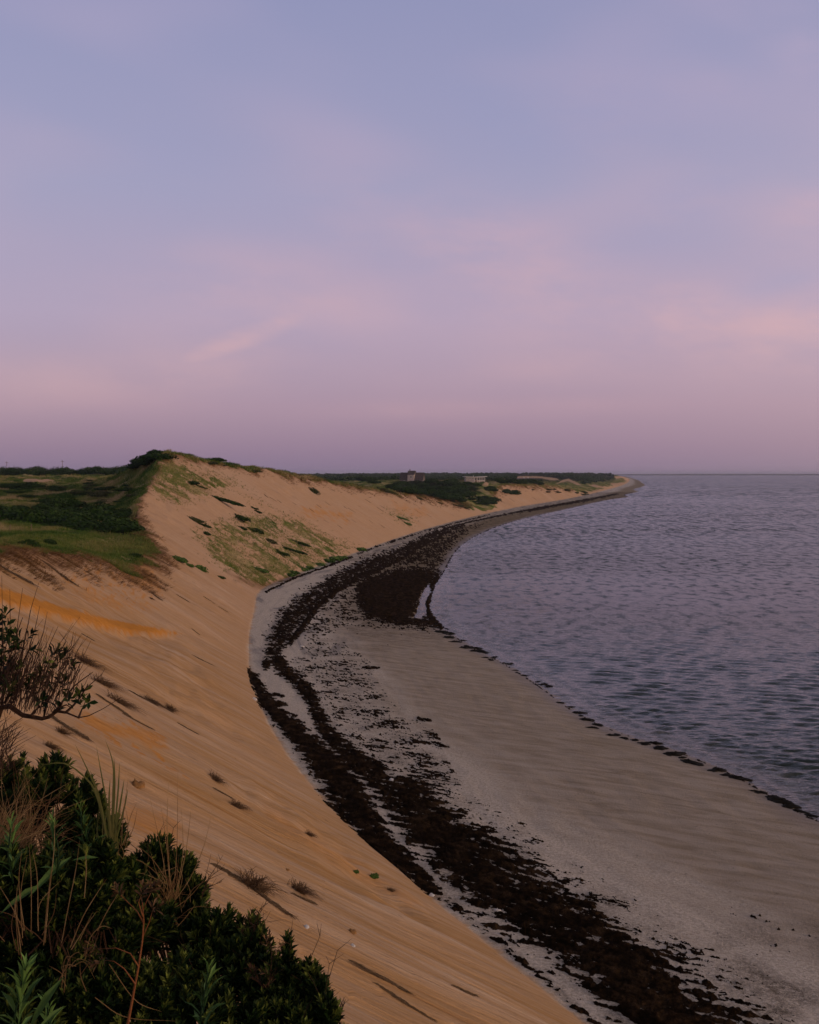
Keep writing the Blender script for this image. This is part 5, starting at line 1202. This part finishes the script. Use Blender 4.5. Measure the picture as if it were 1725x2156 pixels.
    for x, y, r, lab in ((740,1963,.14,'ochre clod of earth at the foot of the slope by the seaweed'), (287,1655,.30,'dark stone lying on the sand above the green beach grass'), (124,1652,.12,'small clod on the sand'), (605,2210/1.2058,.08,'small dark stone above the dead tufts')):
        if lab == 'small clod on the sand': continue
        p = hit(x, y); o = link('brown_stone', me, None, None, p); o.scale = (r*1.3, r, r*.8); tag(o, lab, 'stone')
    p = hit(1228, 1053); m = MB(); m.tube([(-.5,0,.1),(.1,.1,.3),(.35,0,1.1)], .28, .18, 7); m.tube([(.1,.1,.3),(.7,.2,.35)], .16, .08, 6); o = link('driftwood_stump', m.mesh('driftwood_stump', True), M_bark, None, p); tag(o, 'dark driftwood stump alone on the far upper beach', 'driftwood')
build_litter()
# ---------------------------------------------------------------- far shore and the evening air
def far_shore():
    R = np.random.default_rng(2); n = 400; X = np.linspace(1900, 9000, n); h = 12+5*fbm(X/900, X*0, 4)+3*fbm(X/120, X*0+5, 3); h = np.maximum(h, 4)*sstep(1900, 2600, X)+2
    rows = []
    for dy, k in ((0, -.2), (60, .55), (160, 1.), (900, .9), (1400, -.2)): rows.append(np.stack([X, 12000+dy+0*X, h*k], -1))
    V = np.concatenate(rows); o = link('far_shore', np_mesh('far_shore', V, grid_faces(5, n)), simple_mat('far_woods', (.03,.04,.03), (.06,.07,.05), .01)); o['kind'] = 'structure'
far_shore()
def haze():
    m = bpy.data.materials.new('haze'); m.use_nodes = True; t = NT(m.node_tree); t.n.remove(t.n['Principled BSDF'])
    v = t.new('ShaderNodeVolumePrincipled'); v.inputs['Color'].default_value = (.72,.74,.90,1); v.inputs['Density'].default_value = HAZE; v.inputs['Anisotropy'].default_value = .2
    t.l.new(v.outputs[0], t.n['Material Output'].inputs['Volume'])
    b = MB(); b.box(-10500, 41000, -60, 31500, -7, 46); o = link('haze', b.mesh('haze'), m); o['kind'] = 'stuff'; tag(o, 'thin mauve evening haze over the bay and the far coast', 'haze')
HAZE = 5.5e-5
haze()
# ---------------------------------------------------------------- sky, sun, camera
def build_world():
    w = bpy.data.worlds.new('World'); sc.world = w; w.use_nodes = True; w.cycles.sampling_method = 'NONE'
    t = NT(w.node_tree); bg = t.n['Background']
    g = t.sep(t.new('ShaderNodeTexCoord').outputs['Generated'])
    el = t.math('ARCSINE', t.math('MAXIMUM', t.math('MINIMUM', g[2], 1.), -1.))
    az = t.math('ARCTAN2', g[0], g[1])                       # 0 ahead, positive to the right
    f = t.math('DIVIDE', t.math('MAXIMUM', el, 0.), 1.5708)
    R = lambda r: r/1.5708
    base = t.ramp(f, [(0, lin(128,112,140)), (R(.022), lin(140,118,146)), (R(.06), lin(158,131,157)), (R(.14), lin(166,147,176)), (R(.25), lin(155,149,181)),
                      (R(.34), lin(147,145,180)), (R(.44), lin(137,139,177)), (R(.8), lin(102,102,114)), (1., lin(90,90,98))])
    # high thin cloud catching the last pink light
    a2 = t.math('MULTIPLY', az, 1.); 
    v = t.comb(t.math('ADD', t.math('MULTIPLY', az, 2.2), t.math('MULTIPLY', el, 1.2)), t.math('MULTIPLY', el, 6.), 0.)
    n = t.noise(v, 1.6, 1, .5); n2 = t.noise(v, 4.2, 4, .6)
    def blob(a0, e0, ra, re, rot, w):
        c, s = math.cos(rot), math.sin(rot)
        da = t.math('SUBTRACT', az, a0); de = t.math('SUBTRACT', el, e0)
        p = t.math('DIVIDE', t.math('ADD', t.math('MULTIPLY', da, c), t.math('MULTIPLY', de, s)), ra)
        q = t.math('DIVIDE', t.math('SUBTRACT', t.math('MULTIPLY', de, c), t.math('MULTIPLY', da, s)), re)
        d2 = t.math('ADD', t.math('MULTIPLY', p, p), t.math('MULTIPLY', q, q))
        return t.math('MULTIPLY', t.math('EXPONENT', t.math('MULTIPLY', d2, -1.)), w)
    def at(x, y): return math.atan((x-CX)/F_), math.atan((Y0-y)/F_*math.cos(math.atan((x-CX)/F_)))
    pk = None
    for x, y, rx, ry, rot, wt in [(1420,665,360,66,-.10,.85),(1660,690,280,80,-.1,.75),(1080,545,320,95,-.38,.7),(515,712,125,22,.38,1.),(880,470,260,70,-.45,.4),(560,620,300,80,-.1,.35),(420,780,230,60,.15,.35),(1690,110,90,60,-.6,.55),(1720,430,130,110,.7,.45),
                              (760,470,200,90,.3,.25),(130,800,260,60,.05,.3),(1560,40,160,30,-.5,.2),(1000,860,300,22,.02,.22),(1250,760,260,40,.1,.3)]:
        a0, e0 = at(x, y); b = blob(a0, e0, rx/F_, ry/F_, rot, wt); pk = b if pk is None else t.math('MAXIMUM', pk, b)
    pk = t.math('MULTIPLY', pk, t.math('ADD', .30, t.math('MULTIPLY', t.rng(n2, .28, .72), .9)))
    gen = t.math('MULTIPLY', t.rng(n, .42, .72), t.rng(el, .03, .16))
    gen = t.math('MULTIPLY', gen, .45)
    pk = t.math('MINIMUM', t.math('ADD', pk, gen), 1.)
    cloud = t.mix(t.rng(el, .06, .42), lin(204,160,168), lin(176,158,187))
    col = t.mix(t.math('MULTIPLY', pk, .8), base, cloud)
    blue = None
    for x, y, rx, ry, rot, wt in [(1250,230,420,110,.1,.3),(1450,420,240,60,.5,.3),(330,330,300,90,-.2,.15),(1640,600,120,30,.2,.35)]:
        a0, e0 = at(x, y); b = blob(a0, e0, rx/F_, ry/F_, rot, wt); blue = b if blue is None else t.math('MAXIMUM', blue, b)
    col = t.mix(t.math('MULTIPLY', blue, t.rng(n2, .2, .7)), col, lin(138,143,184))
    # afterglow over the bay, behind the viewer's right shoulder
    import_az = math.radians(118)
    ca = t.math('COSINE', t.math('SUBTRACT', az, import_az))
    glow = t.math('MULTIPLY', t.math('POWER', t.math('MAXIMUM', t.math('ADD', t.math('MULTIPLY', ca, .5), .5), 0.), 4.), t.math('EXPONENT', t.math('MULTIPLY', t.math('MAXIMUM', el, 0.), -3.2)))
    col = t.mix(1., col, t.mix(glow, (0,0,0), (2.1,1.4,.78)), 'ADD')
    # below the horizon
    col = t.mix(t.rng(el, -.02, -.001, 1., 0.), col, (.05,.05,.055))
    sky = t.new('ShaderNodeTexSky', sky_type='NISHITA', sun_disc=False, sun_elevation=math.radians(SUN_EL), sun_rotation=math.radians(SUN_AZ), air_density=1.2, dust_density=1.5)
    full = t.mix(1., col, t.mix(1., (0,0,0), t.mix(1., sky.outputs[0], (.02,.02,.02), 'MULTIPLY')), 'ADD')
    t.put(bg.inputs[0], full); bg.inputs[1].default_value = 1.
SUN_AZ, SUN_EL = 112., 9.
build_world()
sl = bpy.data.lights.new('sun', 'SUN'); sl.energy = .95; sl.angle = math.radians(14); sl.color = (1, .66, .42)
so = bpy.data.objects.new('sun', sl); COL.objects.link(so)
a, e = math.radians(SUN_AZ), math.radians(SUN_EL)
so.rotation_euler = Vector((math.sin(a)*math.cos(e), math.cos(a)*math.cos(e), math.sin(e))).to_track_quat('Z', 'Y').to_euler()
cd = bpy.data.cameras.new('camera'); co = bpy.data.objects.new('camera', cd); COL.objects.link(co)
cd.sensor_fit = 'VERTICAL'; cd.sensor_height = 24; cd.lens = 24*F_/2156; cd.shift_y = -(1078-Y0)/2156
cd.clip_start = .05; cd.clip_end = 60000
co.location = (0, 0, H); co.rotation_euler = (math.pi/2, 0, 0)
sc.camera = co
sc.view_settings.view_transform = 'Standard'; sc.view_settings.look = 'None'; sc.view_settings.exposure = 0; sc.view_settings.gamma = 1
sc.cycles.max_bounces = 6; sc.cycles.diffuse_bounces = 2; sc.cycles.glossy_bounces = 2; sc.cycles.transmission_bounces = 2
sc.cycles.volume_bounces = 0; sc.cycles.use_denoising = True
